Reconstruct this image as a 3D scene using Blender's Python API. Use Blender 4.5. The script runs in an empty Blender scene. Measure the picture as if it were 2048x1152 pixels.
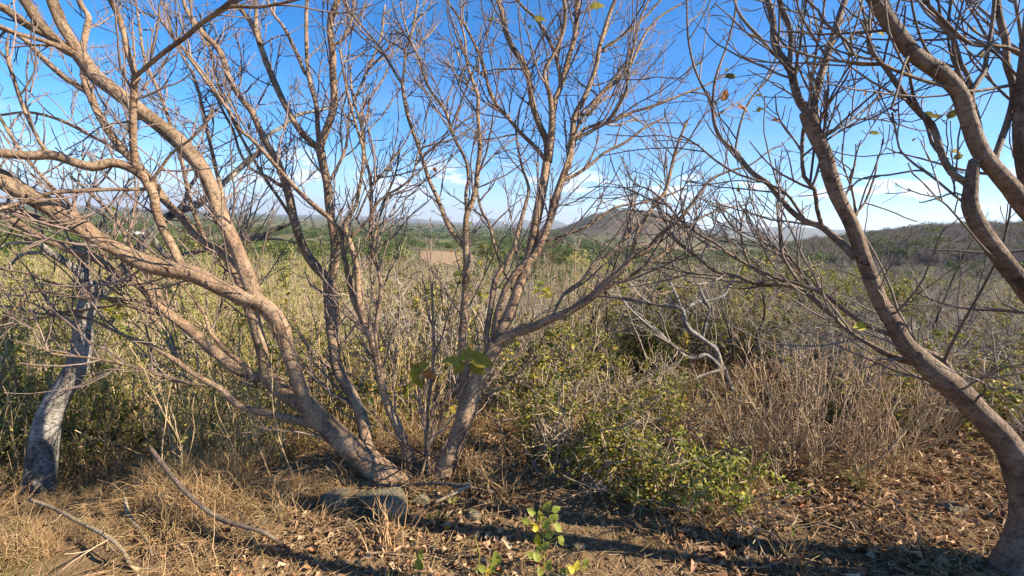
import bpy, math, random
import numpy as np
from mathutils import Vector, Matrix

RNG = np.random.default_rng(7)
random.seed(7)
scene = bpy.context.scene
COL = scene.collection

# ------------------------------------------------------------------ camera
F = 900.0                                   # focal length in pixels of the 2048 px wide photograph
PITCH, ROLL = math.radians(8.0), math.radians(2.7)
CAM = np.array([0.0, 0.0, 1.65])
f_ = np.array([0, math.cos(PITCH), -math.sin(PITCH)])
u0 = np.array([0, math.sin(PITCH), math.cos(PITCH)])
r0 = np.array([1.0, 0, 0])
r_ = math.cos(ROLL) * r0 + math.sin(ROLL) * u0
u_ = -math.sin(ROLL) * r0 + math.cos(ROLL) * u0
cd = bpy.data.cameras.new('camera')
cd.sensor_width = 36.0
cd.lens = 36.0 * F / 2048.0
cd.clip_start = 0.05
cd.clip_end = 60000.0
cam = bpy.data.objects.new('camera', cd)
COL.objects.link(cam)
cam.matrix_world = Matrix(((r_[0], u_[0], -f_[0], CAM[0]), (r_[1], u_[1], -f_[1], CAM[1]),
                           (r_[2], u_[2], -f_[2], CAM[2]), (0, 0, 0, 1)))
scene.camera = cam

# ------------------------------------------------------------------ light
SUN_AZ, SUN_EL = math.radians(99.5), math.radians(33.0)   # clockwise from +Y (the view direction)
sd = np.array([math.sin(SUN_AZ) * math.cos(SUN_EL), math.cos(SUN_AZ) * math.cos(SUN_EL), math.sin(SUN_EL)])
sl = bpy.data.lights.new('sun', 'SUN')
sl.energy = 5.0
sl.angle = math.radians(0.5)
sl.color = (1.0, 0.86, 0.68)
sun = bpy.data.objects.new('sun', sl)
COL.objects.link(sun)
sun.rotation_euler = Vector(sd).to_track_quat('Z', 'Y').to_euler()

world = bpy.data.worlds.new('World')
scene.world = world
world.use_nodes = True
wt = world.node_tree
wt.nodes.clear()
wl = wt.links.new
def wn(t, **kw):
    n = wt.nodes.new(t)
    for k, v in kw.items(): setattr(n, k, v)
    return n
sky = wn('ShaderNodeTexSky')
sky.sky_type = 'NISHITA'
sky.sun_disc = False
sky.sun_elevation = SUN_EL
sky.sun_rotation = SUN_AZ
sky.altitude = 300
sky.air_density = 0.85
sky.dust_density = 0.25
sky.ozone_density = 5.0
tc = wn('ShaderNodeTexCoord')
sep = wn('ShaderNodeSeparateXYZ'); wl(tc.outputs['Generated'], sep.inputs[0])
def wmath(op, a, b=None, clamp=False):
    n = wn('ShaderNodeMath', operation=op); n.use_clamp = clamp
    for i, v in enumerate((a, b)):
        if v is None: continue
        if isinstance(v, (int, float)): n.inputs[i].default_value = v
        else: wl(v, n.inputs[i])
    return n.outputs[0]
def wramp(v, a, b):                         # smooth 0..1 between a and b
    n = wn('ShaderNodeMapRange'); n.interpolation_type = 'SMOOTHSTEP'
    wl(v, n.inputs[0]); n.inputs[1].default_value = a; n.inputs[2].default_value = b
    return n.outputs[0]
azi = wmath('ARCTAN2', sep.outputs[0], sep.outputs[1])
ele = wmath('ARCSINE', sep.outputs[2])
cv = wn('ShaderNodeCombineXYZ')
wl(wmath('MULTIPLY', azi, 9.0), cv.inputs[0]); wl(wmath('MULTIPLY', ele, 26.0), cv.inputs[1])
cn = wn('ShaderNodeTexNoise'); wl(cv.outputs[0], cn.inputs[0])
cn.inputs['Scale'].default_value = 1.1; cn.inputs['Detail'].default_value = 8; cn.inputs['Roughness'].default_value = .58
big = wn('ShaderNodeTexNoise'); wl(cv.outputs[0], big.inputs[0]); big.inputs['Scale'].default_value = .38
band = wmath('MULTIPLY', wramp(ele, .025, .075), wmath('SUBTRACT', 1.0, wramp(ele, .09, .15)))
cum = wmath('MULTIPLY', wramp(wmath('ADD', cn.outputs[0], wmath('MULTIPLY', big.outputs[0], .5)), .765, .835), band)
# thin streaks
sv = wn('ShaderNodeCombineXYZ')
wl(wmath('MULTIPLY', azi, 1.6), sv.inputs[0]); wl(wmath('MULTIPLY', ele, 14.0), sv.inputs[1]); sv.inputs[2].default_value = 3.3
sn = wn('ShaderNodeTexNoise'); wl(sv.outputs[0], sn.inputs[0]); sn.inputs['Scale'].default_value = 1.3; sn.inputs['Detail'].default_value = 7
strk = wmath('MULTIPLY', wmath('MULTIPLY', wramp(sn.outputs[0], .42, .72), wmath('SUBTRACT', 1.0, wramp(ele, .10, .34))), .15)
cov = wmath('MAXIMUM', wmath('MULTIPLY', cum, .9), strk)
mx = wn('ShaderNodeMix', data_type='RGBA')
wl(cov, mx.inputs[0])
hsv = wn('ShaderNodeHueSaturation'); hsv.inputs['Saturation'].default_value = 1.34; hsv.inputs['Value'].default_value = 1.0
wl(sky.outputs[0], hsv.inputs['Color'])
wl(hsv.outputs[0], mx.inputs[6])
mx.inputs[7].default_value = (5.2, 5.5, 6.0, 1)
bg = wn('ShaderNodeBackground'); bg.inputs['Strength'].default_value = 0.088
wl(mx.outputs[2], bg.inputs[0])
wo = wn('ShaderNodeOutputWorld'); wl(bg.outputs[0], wo.inputs[0])

scene.view_settings.view_transform = 'Standard'
scene.view_settings.look = 'None'
scene.view_settings.exposure = 1.45
scene.view_settings.gamma = 1.0
scene.view_settings.use_curve_mapping = False
scene.cycles.max_bounces = 5
scene.cycles.diffuse_bounces = 3
scene.cycles.glossy_bounces = 1
scene.cycles.transmission_bounces = 3
scene.cycles.volume_bounces = 0
scene.cycles.caustics_reflective = False
scene.cycles.caustics_refractive = False

# ------------------------------------------------------------------ small maths
def nrm(v):
    return v / np.maximum(np.linalg.norm(v, axis=-1, keepdims=True), 1e-9)
def ray(px, py):
    return f_ + r_ * ((px - 1024) / F) + u_ * ((576 - py) / F)
def at(px, py, t):
    return CAM + t * ray(px, py)
def px_of(x, y, z):
    v = np.array([x, y, z]) - CAM
    t = v.dot(f_)
    return 1024 + F * v.dot(r_) / t, 576 - F * v.dot(u_) / t
def _hash(ix, iy, s):
    h = (ix * 374761393 + iy * 668265263 + s * 69069) & 0xffffffff
    h = ((h ^ (h >> 13)) * 1274126177) & 0xffffffff
    return ((h ^ (h >> 16)) & 0xffff) / 65535.0
def vnoise(x, y, s=0):
    x = np.asarray(x, float); y = np.asarray(y, float)
    ix = np.floor(x).astype(np.int64); iy = np.floor(y).astype(np.int64)
    fx = x - ix; fy = y - iy
    fx = fx * fx * (3 - 2 * fx); fy = fy * fy * (3 - 2 * fy)
    a = _hash(ix, iy, s); b = _hash(ix + 1, iy, s); c = _hash(ix, iy + 1, s); d = _hash(ix + 1, iy + 1, s)
    return (a * (1 - fx) + b * fx) * (1 - fy) + (c * (1 - fx) + d * fx) * fy
def fbm(x, y, o=4, s=0):
    v = 0; a = .5
    for k in range(o):
        v = v + a * vnoise(x * 2 ** k, y * 2 ** k, s + k); a *= .5
    return v - .47

EX = [-60, -8, -3.2, -1.2, 0, 1.5, 3.0, 4.5, 7, 14, 60]
EY = [0.5, 0.6, 1.5, 2.75, 3.2, 3.5, 5.0, 6.6, 9, 14, 40]
DS = [-50, 0, 1, 3, 6, 12, 35, 100, 230, 600, 1200, 40000]
DZ = [0, 0, -.33, -1.25, -2.5, -4.4, -8, -12.5, -17, -22, -25, -27]
def ground_z(x, y):
    x = np.asarray(x, float); y = np.asarray(y, float)
    d = np.hypot(x, y)
    s = y - np.interp(x, EX, EY)
    s = s + .5 * fbm(x * .7 + 9, y * .7, 2, 31)
    z = np.interp(s, DS, DZ)
    az = np.degrees(np.arctan2(x, y))
    right = np.clip((az - 14) / 22, 0, 1)
    z = z * (1 - .30 * right * np.clip(1 - d / 900, 0, 1))
    z = z + .10 * fbm(x * .9, y * .9, 3, 1) * np.clip(d / 2, .4, 1) + .022 * fbm(x * 7, y * 7, 3, 5) * (d < 40)
    z = z + np.clip((d - 8) / 40, 0, 1) * 1.6 * fbm(x / 23, y / 23, 3, 11)
    far = np.clip((d - 150) / 500, 0, 1)
    z = z + far * 9 * fbm(x / 420, y / 420, 3, 17)
    # hill right of centre
    def bump(azd, dist, h, sa, sdist):
        return h * np.exp(-((az - azd) / sa) ** 2 - ((d - dist) / sdist) ** 2)
    hn = 1 + .55 * fbm(x / 120, y / 120, 5, 23)
    z = z + hn * (bump(13.6, 1450, 54, 5.2, 420) + bump(18.5, 1500, 52, 6.0, 430) + bump(9.0, 1500, 30, 4, 380))
    z = z + hn * (bump(42, 400, 18, 8, 150) + bump(56, 430, 25, 12, 190) + bump(33, 460, 8, 5, 120))
    hb = 1 + .5 * fbm(x / 700, y / 700, 4, 29)
    z = z + hb * (bump(25.0, 6000, 150, 2.2, 1500) + bump(30, 6600, 120, 4.2, 1500) + bump(38, 7000, 150, 7, 1600)
                  + bump(-3.0, 9000, 125, 1.5, 1500) + bump(1.0, 9000, 115, 1.2, 1500) + bump(4.5, 9000, 150, 2.5, 1500) + bump(-16, 11000, 70, 9, 2000))
    return z
def hit(px, py, tmax=4000):
    """the ground point seen at a pixel of the photograph"""
    d = ray(px, py)
    t = np.concatenate([np.linspace(.8, 30, 800), np.geomspace(30.2, tmax, 600)])
    p = CAM + t[:, None] * d
    below = p[:, 2] < ground_z(p[:, 0], p[:, 1])
    i = int(np.argmax(below)) if below.any() else len(t) - 1
    q = p[i].copy(); q[2] = float(ground_z(q[0], q[1]))
    return q

# ------------------------------------------------------------------ materials
def mat(name):
    m = bpy.data.materials.new(name); m.use_nodes = True
    m.node_tree.nodes.clear()
    return m, m.node_tree
def N(nt, t, **kw):
    n = nt.nodes.new(t)
    for k, v in kw.items(): setattr(n, k, v)
    return n
def ramp(nt, src, stops, interp='LINEAR'):
    n = N(nt, 'ShaderNodeValToRGB'); n.color_ramp.interpolation = interp
    e = n.color_ramp.elements
    while len(e) < len(stops): e.new(0.5)
    for i, (p, c) in enumerate(stops):
        e[i].position = p; e[i].color = (*c, 1) if len(c) == 3 else c
    nt.links.new(src, n.inputs[0])
    return n.outputs[0]
def noise(nt, vec, scale, detail=4, rough=.55, stretch=None):
    if stretch:
        mp = N(nt, 'ShaderNodeMapping'); mp.inputs['Scale'].default_value = stretch
        nt.links.new(vec, mp.inputs[0]); vec = mp.outputs[0]
    n = N(nt, 'ShaderNodeTexNoise'); n.inputs['Scale'].default_value = scale
    n.inputs['Detail'].default_value = detail; n.inputs['Roughness'].default_value = rough
    nt.links.new(vec, n.inputs[0])
    return n.outputs[0]
def mixc(nt, fac, a, b, blend='MIX'):
    n = N(nt, 'ShaderNodeMix', data_type='RGBA', blend_type=blend)
    for i, v in ((0, fac), (6, a), (7, b)):
        if isinstance(v, (int, float)): n.inputs[i].default_value = v
        elif isinstance(v, tuple): n.inputs[i].default_value = (*v, 1)
        else: nt.links.new(v, n.inputs[i])
    return n.outputs[2]
def finish(nt, color, rough=.85, bump=None, bump_d=.01, spec=.2, trans=None):
    b = N(nt, 'ShaderNodeBsdfPrincipled')
    b.inputs['Roughness'].default_value = rough
    b.inputs['Specular IOR Level'].default_value = spec
    if isinstance(color, tuple): b.inputs['Base Color'].default_value = (*color, 1)
    else: nt.links.new(color, b.inputs['Base Color'])
    if bump is not None:
        bp = N(nt, 'ShaderNodeBump'); bp.inputs['Distance'].default_value = bump_d
        nt.links.new(bump, bp.inputs['Height']); nt.links.new(bp.outputs[0], b.inputs['Normal'])
    out = N(nt, 'ShaderNodeOutputMaterial')
    if trans:
        tr = N(nt, 'ShaderNodeBsdfTranslucent'); nt.links.new(color, tr.inputs[0])
        ms = N(nt, 'ShaderNodeMixShader'); ms.inputs[0].default_value = trans
        nt.links.new(b.outputs[0], ms.inputs[1]); nt.links.new(tr.outputs[0], ms.inputs[2])
        nt.links.new(ms.outputs[0], out.inputs[0])
    else:
        nt.links.new(b.outputs[0], out.inputs[0])

def bark_mat(name, pale, mid, dark, ring=.5, soot=None):
    """bk = (cos a * r, sin a * r, length along the limb): rings, flakes and lichen follow the limb"""
    m, nt = mat(name)
    at_ = N(nt, 'ShaderNodeAttribute', attribute_name='bk')
    v = at_.outputs['Vector']
    oc = N(nt, 'ShaderNodeTexCoord').outputs['Object']
    n1 = noise(nt, v, 8, 6, .66, (1.3, 1.3, .7))
    n2 = noise(nt, v, 48, 5, .7, (.8, .8, 1.15))
    n3 = noise(nt, oc, 2.2, 3, .5)
    c = ramp(nt, n1, [(.34, dark), (.47, mid), (.62, pale)])
    c2 = ramp(nt, n2, [(.36, tuple(.42 * x for x in dark)), (.52, (1, 1, 1)), (.75, (1.0, 1.0, 1.0))])
    c = mixc(nt, ring, c, c2, 'MULTIPLY')
    g = ramp(nt, n3, [(.42, (1, 1, 1)), (.66, (.82, .86, .86))])
    c = mixc(nt, .8, c, g, 'MULTIPLY')
    n5 = noise(nt, v, 3.4, 6, .7, (1.6, 1.6, 1.0))           # darker weathered patches
    c = mixc(nt, .85, c, ramp(nt, n5, [(.36, (.50, .47, .46)), (.46, (.9, .9, .9)), (.7, (1.08, 1.06, 1.02))]), 'MULTIPLY')
    n6 = noise(nt, v, 22, 3, .6, (.25, .25, 2.6))            # wrinkles across the limb
    c = mixc(nt, .7, c, ramp(nt, n6, [(.30, (.45, .42, .40)), (.40, (1, 1, 1))]), 'MULTIPLY')
    # small lenticels and scars
    vo = N(nt, 'ShaderNodeTexVoronoi'); vo.inputs['Scale'].default_value = 26
    mp = N(nt, 'ShaderNodeMapping'); mp.inputs['Scale'].default_value = (.6, .6, 1.5); nt.links.new(v, mp.inputs[0]); nt.links.new(mp.outputs[0], vo.inputs[0])
    sc = ramp(nt, vo.outputs['Distance'], [(.05, (.35, .3, .28)), (.16, (1, 1, 1))])
    c = mixc(nt, .45, c, sc, 'MULTIPLY')
    if soot:
        n4 = noise(nt, v, 3.2, 5, .62, (1, 1, .8))
        s = ramp(nt, n4, [(soot - .10, (1, 1, 1)), (soot + .09, (.14, .135, .13))])
        c = mixc(nt, 1.0, c, s, 'MULTIPLY')
    h = N(nt, 'ShaderNodeMath', operation='ADD'); nt.links.new(n1, h.inputs[0]); nt.links.new(n2, h.inputs[1])
    finish(nt, c, .82, h.outputs[0], .032, .25)
    return m
def twig_mat(name, a, b, c):
    m, nt = mat(name)
    g = N(nt, 'ShaderNodeNewGeometry')
    col = ramp(nt, g.outputs['Random Per Island'], [(0, a), (.5, b), (1, c)])
    n = noise(nt, N(nt, 'ShaderNodeTexCoord').outputs['Object'], 40, 2)
    col = mixc(nt, .5, col, ramp(nt, n, [(.35, (.55, .52, .5)), (.65, (1.1, 1.1, 1.1))]), 'MULTIPLY')
    finish(nt, col, .8, None, .0, .2)
    return m
def leaf_mat(name, stops, trans=.35, rough=.5, spec=.3):
    m, nt = mat(name)
    g = N(nt, 'ShaderNodeNewGeometry')
    col = ramp(nt, g.outputs['Random Per Island'], stops)
    oi = N(nt, 'ShaderNodeObjectInfo')
    col = mixc(nt, 1.0, col, ramp(nt, oi.outputs['Random'], [(0, (.78, .8, .72)), (1, (1.15, 1.1, 1.1))]), 'MULTIPLY')
    n = noise(nt, N(nt, 'ShaderNodeTexCoord').outputs['Object'], 55, 3)
    col = mixc(nt, .55, col, ramp(nt, n, [(.38, (.6, .55, .45)), (.6, (1.05, 1.05, 1.0))]), 'MULTIPLY')
    finish(nt, col, rough, None, 0, spec, trans)
    return m

M = {}
M['bark'] = bark_mat('smooth_tan_bark', (.56, .395, .255), (.43, .29, .18), (.22, .15, .10), .55)
M['bark_grey'] = bark_mat('grey_brown_bark', (.44, .33, .24), (.31, .225, .16), (.14, .10, .075), .5)
M['bark_dead'] = bark_mat('weathered_grey_bark', (.66, .61, .53), (.48, .44, .38), (.22, .20, .17), .7, soot=.585)
M['bark_white'] = bark_mat('bleached_wood', (.52, .48, .43), (.36, .33, .30), (.13, .12, .11), .6, soot=.58)
M['bark_dark'] = bark_mat('dark_stem_bark', (.14, .115, .09), (.08, .065, .05), (.035, .03, .026), .5)
M['bark_stick'] = bark_mat('dull_dead_wood', (.30, .23, .17), (.21, .155, .115), (.11, .08, .06), .5)
M['bark_sap'] = bark_mat('sapling_bark', (.60, .47, .30), (.45, .34, .21), (.24, .18, .115), .4)
M['twig'] = twig_mat('tan_twigs', (.31, .23, .185), (.22, .165, .135), (.13, .10, .085))
M['twig_grey'] = twig_mat('grey_twigs', (.31, .26, .22), (.22, .18, .15), (.13, .105, .09))
M['twig_pale'] = twig_mat('pale_dry_twigs', (.60, .48, .30), (.46, .36, .22), (.30, .23, .14))
M['twig_straw'] = twig_mat('straw_stems', (.62, .46, .25), (.48, .345, .18), (.30, .22, .115))
M['twig_white'] = twig_mat('bleached_twigs', (.48, .41, .32), (.35, .29, .23), (.19, .155, .125))
M['twig_brown'] = twig_mat('russet_dry_twigs', (.55, .42, .26), (.44, .32, .19), (.29, .205, .12))
M['twig_far'] = twig_mat('far_twigs', (.34, .28, .235), (.25, .205, .17), (.16, .13, .11))
M['leaf_yg'] = leaf_mat('yellow_green_leaves', [(0, (.23, .26, .06)), (.45, (.41, .42, .10)), (.8, (.54, .50, .14)), (1, (.58, .48, .16))], .45)
M['leaf_olive'] = leaf_mat('olive_leaves', [(0, (.09, .13, .025)), (.4, (.22, .235, .04)), (.75, (.38, .35, .055)), (.93, (.54, .42, .06)), (1, (.38, .2, .06))])
M['leaf_green'] = leaf_mat('fresh_green_leaves', [(0, (.12, .17, .03)), (.5, (.25, .30, .05)), (.85, (.42, .41, .07)), (1, (.6, .47, .05))])
M['leaf_far'] = leaf_mat('far_tree_leaves', [(0, (.06, .10, .028)), (.5, (.11, .16, .042)), (1, (.18, .21, .065))], .2, .7, .1)
M['leaf_fardry'] = leaf_mat('far_dry_leaves', [(0, (.12, .10, .05)), (.5, (.17, .135, .07)), (1, (.22, .18, .09))], .2, .7, .1)
M['litter'] = leaf_mat('dead_leaves', [(0, (.12, .065, .038)), (.3, (.29, .17, .10)), (.6, (.44, .29, .185)), (.88, (.60, .46, .31)), (1, (.42, .15, .08))], .1, .8, .1)
M['grass'] = leaf_mat('dry_grass_blades', [(0, (.36, .23, .115)), (.5, (.56, .39, .21)), (1, (.72, .55, .34))], .25, .7, .15)
M['grass_green'] = leaf_mat('greening_grass_blades', [(0, (.17, .19, .05)), (.5, (.28, .28, .09)), (1, (.42, .36, .16))], .25, .7, .15)
M['leaf_big'] = leaf_mat('large_olive_leaf', [(0, (.17, .17, .035)), (.6, (.30, .27, .05)), (1, (.42, .32, .08))], .35, .7, .12)
M['rust'] = leaf_mat('rust_leaf', [(0, (.34, .12, .03)), (1, (.46, .2, .05))], .4)
M['yellow'] = leaf_mat('yellow_leaf', [(0, (.62, .47, .04)), (1, (.62, .55, .06))], .35)

def ground_mat():
    m, nt = mat('dry_earth')
    oc = N(nt, 'ShaderNodeTexCoord').outputs['Object']
    cover = N(nt, 'ShaderNodeAttribute', attribute_name='cover').outputs['Color']
    n1 = noise(nt, oc, 1.4, 6, .6)
    n2 = noise(nt, oc, 24, 6, .7)
    n3 = noise(nt, oc, 130, 3, .7)
    c = mixc(nt, 1.0, cover, ramp(nt, n1, [(.3, (.72, .70, .68)), (.7, (1.18, 1.15, 1.1))]), 'MULTIPLY')
    c = mixc(nt, .9, c, ramp(nt, n2, [(.32, (.45, .42, .40)), (.5, (.95, .94, .92)), (.72, (1.35, 1.32, 1.28))]), 'MULTIPLY')
    h = N(nt, 'ShaderNodeMath', operation='ADD'); nt.links.new(n2, h.inputs[0]); nt.links.new(n3, h.inputs[1])
    finish(nt, c, .95, h.outputs[0], .03, .1)
    return m
M['ground'] = ground_mat()
def rock_mat():
    m, nt = mat('lichen_stone')
    oc = N(nt, 'ShaderNodeTexCoord').outputs['Object']
    n1 = noise(nt, oc, 9, 6, .62); n2 = noise(nt, oc, 45, 5, .7)
    c = ramp(nt, n1, [(.32, (.14, .12, .08)), (.5, (.28, .24, .16)), (.7, (.42, .36, .25))])
    c = mixc(nt, .8, c, ramp(nt, n2, [(.35, (.5, .5, .48)), (.6, (1.1, 1.1, 1.05))]), 'MULTIPLY')
    finish(nt, c, .9, n2, .04, .2)
    return m
M['rock'] = rock_mat()
def plain_mat(name, col, rough=.7):
    m, nt = mat(name)
    n = noise(nt, N(nt, 'ShaderNodeTexCoord').outputs['Object'], 3, 4)
    finish(nt, mixc(nt, .4, col, ramp(nt, n, [(.3, (.8, .8, .8)), (.7, (1.05, 1.05, 1.05))]), 'MULTIPLY'), rough)
    return m
M['white_roof'] = plain_mat('white_sheet_roof', (.5, .5, .5))
M['wall'] = plain_mat('pale_plaster', (.55, .52, .46))

# ------------------------------------------------------------------ mesh building
def mesh(name, verts, faces_by_n, material, smooth=False, attrs=None):
    """faces_by_n: list of int arrays (count, n)"""
    me = bpy.data.meshes.new(name)
    verts = np.ascontiguousarray(verts, dtype=np.float32)
    me.vertices.add(len(verts)); me.vertices.foreach_set('co', verts.ravel())
    loops = np.concatenate([f.ravel() for f in faces_by_n]) if faces_by_n else np.zeros(0, int)
    tot = np.concatenate([np.full(len(f), f.shape[1]) for f in faces_by_n]) if faces_by_n else np.zeros(0, int)
    st = np.concatenate([[0], np.cumsum(tot)[:-1]])
    me.loops.add(len(loops)); me.loops.foreach_set('vertex_index', loops.astype(np.int32))
    me.polygons.add(len(tot)); me.polygons.foreach_set('loop_start', st.astype(np.int32))
    try: me.polygons.foreach_set('loop_total', tot.astype(np.int32))
    except Exception: pass
    if smooth: me.polygons.foreach_set('use_smooth', np.ones(len(tot), bool))
    for an, (typ, data) in (attrs or {}).items():
        a = me.attributes.new(an, typ, 'POINT')
        a.data.foreach_set('vector' if typ == 'FLOAT_VECTOR' else 'color', np.ascontiguousarray(data, np.float32).ravel())
    me.update(calc_edges=True)
    me.materials.append(material)
    return me
class MB:
    def __init__(s): s.v = []; s.f = {}; s.bk = []; s.n = 0
    def add(s, v, fs, bk=None):
        v = np.asarray(v, float).reshape(-1, 3)
        for f in fs:
            f = np.asarray(f); s.f.setdefault(f.shape[1], []).append(f + s.n)
        s.v.append(v); s.bk.append(np.zeros_like(v) if bk is None else bk); s.n += len(v)
    def mesh(s, name, material, smooth=False, origin=None):
        v = np.concatenate(s.v)
        if origin is not None: v = v - np.asarray(origin)
        return mesh(name, v, [np.concatenate(x) for x in s.f.values()], material, smooth, {'bk': ('FLOAT_VECTOR', np.concatenate(s.bk))})
def tubes(mb, P, R, k):
    """many polylines at once: P (M,n,3), R (M,n)"""
    Mn, n = P.shape[:2]
    if Mn == 0: return
    T = nrm(np.gradient(P, axis=1))
    ref = nrm(RNG.normal(size=(Mn, 1, 3)))
    Nn = nrm(np.cross(T, ref)); B = np.cross(T, Nn)
    a = np.arange(k) * 2 * math.pi / k
    off = Nn[:, :, None, :] * np.cos(a)[None, None, :, None] + B[:, :, None, :] * np.sin(a)[None, None, :, None]
    V = P[:, :, None, :] + off * R[:, :, None, None]
    s = np.concatenate([np.zeros((Mn, 1)), np.cumsum(np.linalg.norm(np.diff(P, axis=1), axis=2), 1)], 1)
    bk = np.stack([np.cos(a)[None, None, :] * R[:, :, None], np.sin(a)[None, None, :] * R[:, :, None],
                   np.broadcast_to(s[:, :, None], (Mn, n, k))], -1) + RNG.uniform(0, 9, (Mn, 1, 1, 1))
    base = (np.arange(Mn) * n * k)[:, None, None]
    i = (np.arange(n - 1) * k)[None, :, None]; j = np.arange(k)[None, None, :]; j2 = (j + 1) % k
    q = np.stack([base + i + j, base + i + j2, base + i + k + j2, base + i + k + j], -1).reshape(-1, 4)
    mb.add(V, [q], bk.reshape(-1, 3))
def catmull(pts, step):
    pts = np.asarray(pts, float)
    P = np.vstack([2 * pts[0] - pts[1], pts, 2 * pts[-1] - pts[-2]])
    out = []
    for i in range(len(pts) - 1):
        p0, p1, p2, p3 = P[i:i + 4]
        m = max(2, int(np.linalg.norm(p2[:3] - p1[:3]) / step))
        t = np.linspace(0, 1, m, endpoint=False)[:, None]
        out.append(.5 * (2 * p1 + (p2 - p0) * t + (2 * p0 - 5 * p1 + 4 * p2 - p3) * t ** 2 + (3 * p1 - p0 - 3 * p2 + p3) * t ** 3))
    out.append(pts[-1:])
    return np.vstack(out)
def limb_tube(mb, Q, k=12, rough=.07):
    """one thick limb, Q (n,4) = centre + radius, parallel-transported frame, uneven surface, closed tip"""
    P, R = Q[:, :3], Q[:, 3]
    n = len(P)
    T = nrm(np.gradient(P, axis=0))
    v = np.cross(T[0], [.3, .9, .2]); v /= np.linalg.norm(v)
    Ns = []
    for i in range(n):
        v = v - T[i] * v.dot(T[i]); v /= np.linalg.norm(v); Ns.append(v)
    Ns = np.array(Ns); B = np.cross(T, Ns)
    a = np.arange(k) * 2 * math.pi / k
    s = np.concatenate([[0], np.cumsum(np.linalg.norm(np.diff(P, axis=0), axis=1))])
    o = RNG.uniform(0, 50)
    nz = vnoise(s[:, None] * 7 + o, a[None] * 1.3 + 0 * s[:, None], 3) - .5 + .6 * (vnoise(s[:, None] * 2.4 + o, np.cos(a)[None] * 1.2 + 0 * s[:, None], 9) - .5) \
        + .35 * (vnoise(s[:, None] * 26 + o, a[None] * 3 + 0 * s[:, None], 13) - .5)
    nz = nz + .5 * (vnoise(s[:, None] * 4.3 + 3 * o, 0 * a[None] + 2.2 + 0 * s[:, None], 21) - .5)
    Rr = R[:, None] * (1 + rough * 2 * nz)
    V = P[:, None] + (Ns[:, None] * np.cos(a)[None, :, None] + B[:, None] * np.sin(a)[None, :, None]) * Rr[:, :, None]
    bk = np.stack([np.cos(a)[None] * R[:, None], np.sin(a)[None] * R[:, None], np.broadcast_to(s[:, None], (n, k))], -1) + o
    i = (np.arange(n - 1) * k)[:, None]; j = np.arange(k)[None]; j2 = (j + 1) % k
    q = np.stack([i + j, i + j2, i + k + j2, i + k + j], -1).reshape(-1, 4)
    tip = np.vstack([V.reshape(-1, 3), P[-1] + T[-1] * R[-1] * .8, P[0]])
    e = n * k
    t1 = np.stack([(n - 1) * k + np.arange(k), (n - 1) * k + (np.arange(k) + 1) % k, np.full(k, e)], -1)
    t0 = np.stack([(np.arange(k) + 1) % k, np.arange(k), np.full(k, e + 1)], -1)
    bk = np.vstack([bk.reshape(-1, 3), bk[-1].mean(0)[None], bk[0].mean(0)[None]])
    mb.add(tip, [q, t1, t0], bk)
def resample(Q, n):
    s = np.concatenate([[0], np.cumsum(np.linalg.norm(np.diff(Q[:, :3], axis=0), axis=1))])
    t = np.linspace(0, s[-1], n)
    return np.stack([np.interp(t, s, Q[:, i]) for i in range(Q.shape[1])], 1)
def grow(P, R, per_m, ln, ang, up, rad, npts, tmin=.1, wob=.18, flat=None, guard=1.25, away=0.0):
    """side shoots of many polylines at once; they bend towards the light (up)"""
    if len(P) == 0: return np.zeros((0, npts, 3)), np.zeros((0, npts))
    Mn, n = P.shape[:2]
    L = np.linalg.norm(np.diff(P, axis=1), axis=2).sum(1)
    cnt = RNG.poisson(np.minimum(per_m * L * (1 - tmin), 60))
    idx = np.repeat(np.arange(Mn), cnt)
    if len(idx) == 0: return np.zeros((0, npts, 3)), np.zeros((0, npts))
    t = RNG.uniform(tmin, 1.0, len(idx)) * (n - 1)
    i0 = np.minimum(t.astype(int), n - 2); fr = (t - i0)[:, None]
    p = P[idx, i0] * (1 - fr) + P[idx, i0 + 1] * fr
    rp = R[idx, i0] * (1 - fr[:, 0]) + R[idx, i0 + 1] * fr[:, 0]
    T = nrm(P[idx, i0 + 1] - P[idx, i0])
    v = RNG.normal(size=p.shape)
    v[:, 1] += away
    perp = nrm(v - (v * T).sum(1, keepdims=True) * T)
    an = RNG.uniform(ang[0], ang[1], len(idx))[:, None]
    d = nrm(T * np.cos(an) + perp * np.sin(an))
    le = RNG.uniform(ln[0], ln[1], len(idx)) * (1.15 - .6 * t / (n - 1))
    le = np.minimum(le, .75 * L[idx])
    pts = [p]; noise_d = RNG.normal(size=p.shape) * wob
    for k in range(npts - 1):
        d = nrm(d + np.array([0, 0, up / (npts - 1)]) + RNG.normal(size=p.shape) * wob / 1.6 + noise_d / (npts - 1))
        p = p + d * (le / (npts - 1))[:, None]
        pts.append(p)
    C = np.stack(pts, 1)
    ra = np.minimum(rad[0] * RNG.uniform(.7, 1.3, len(idx)), rp * .72)
    rb = np.minimum(rad[1], ra)
    Rr = ra[:, None] + (rb - ra)[:, None] * np.linspace(0, 1, npts)[None]
    if guard:
        dm = np.linalg.norm(C - CAM, axis=2).min(1)
        ok = (dm > guard)
        gz = ground_z(C[:, -1, 0], C[:, -1, 1])
        ok &= C[:, -1, 2] > gz + .03
        C, Rr = C[ok], Rr[ok]
    return C, Rr
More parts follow.
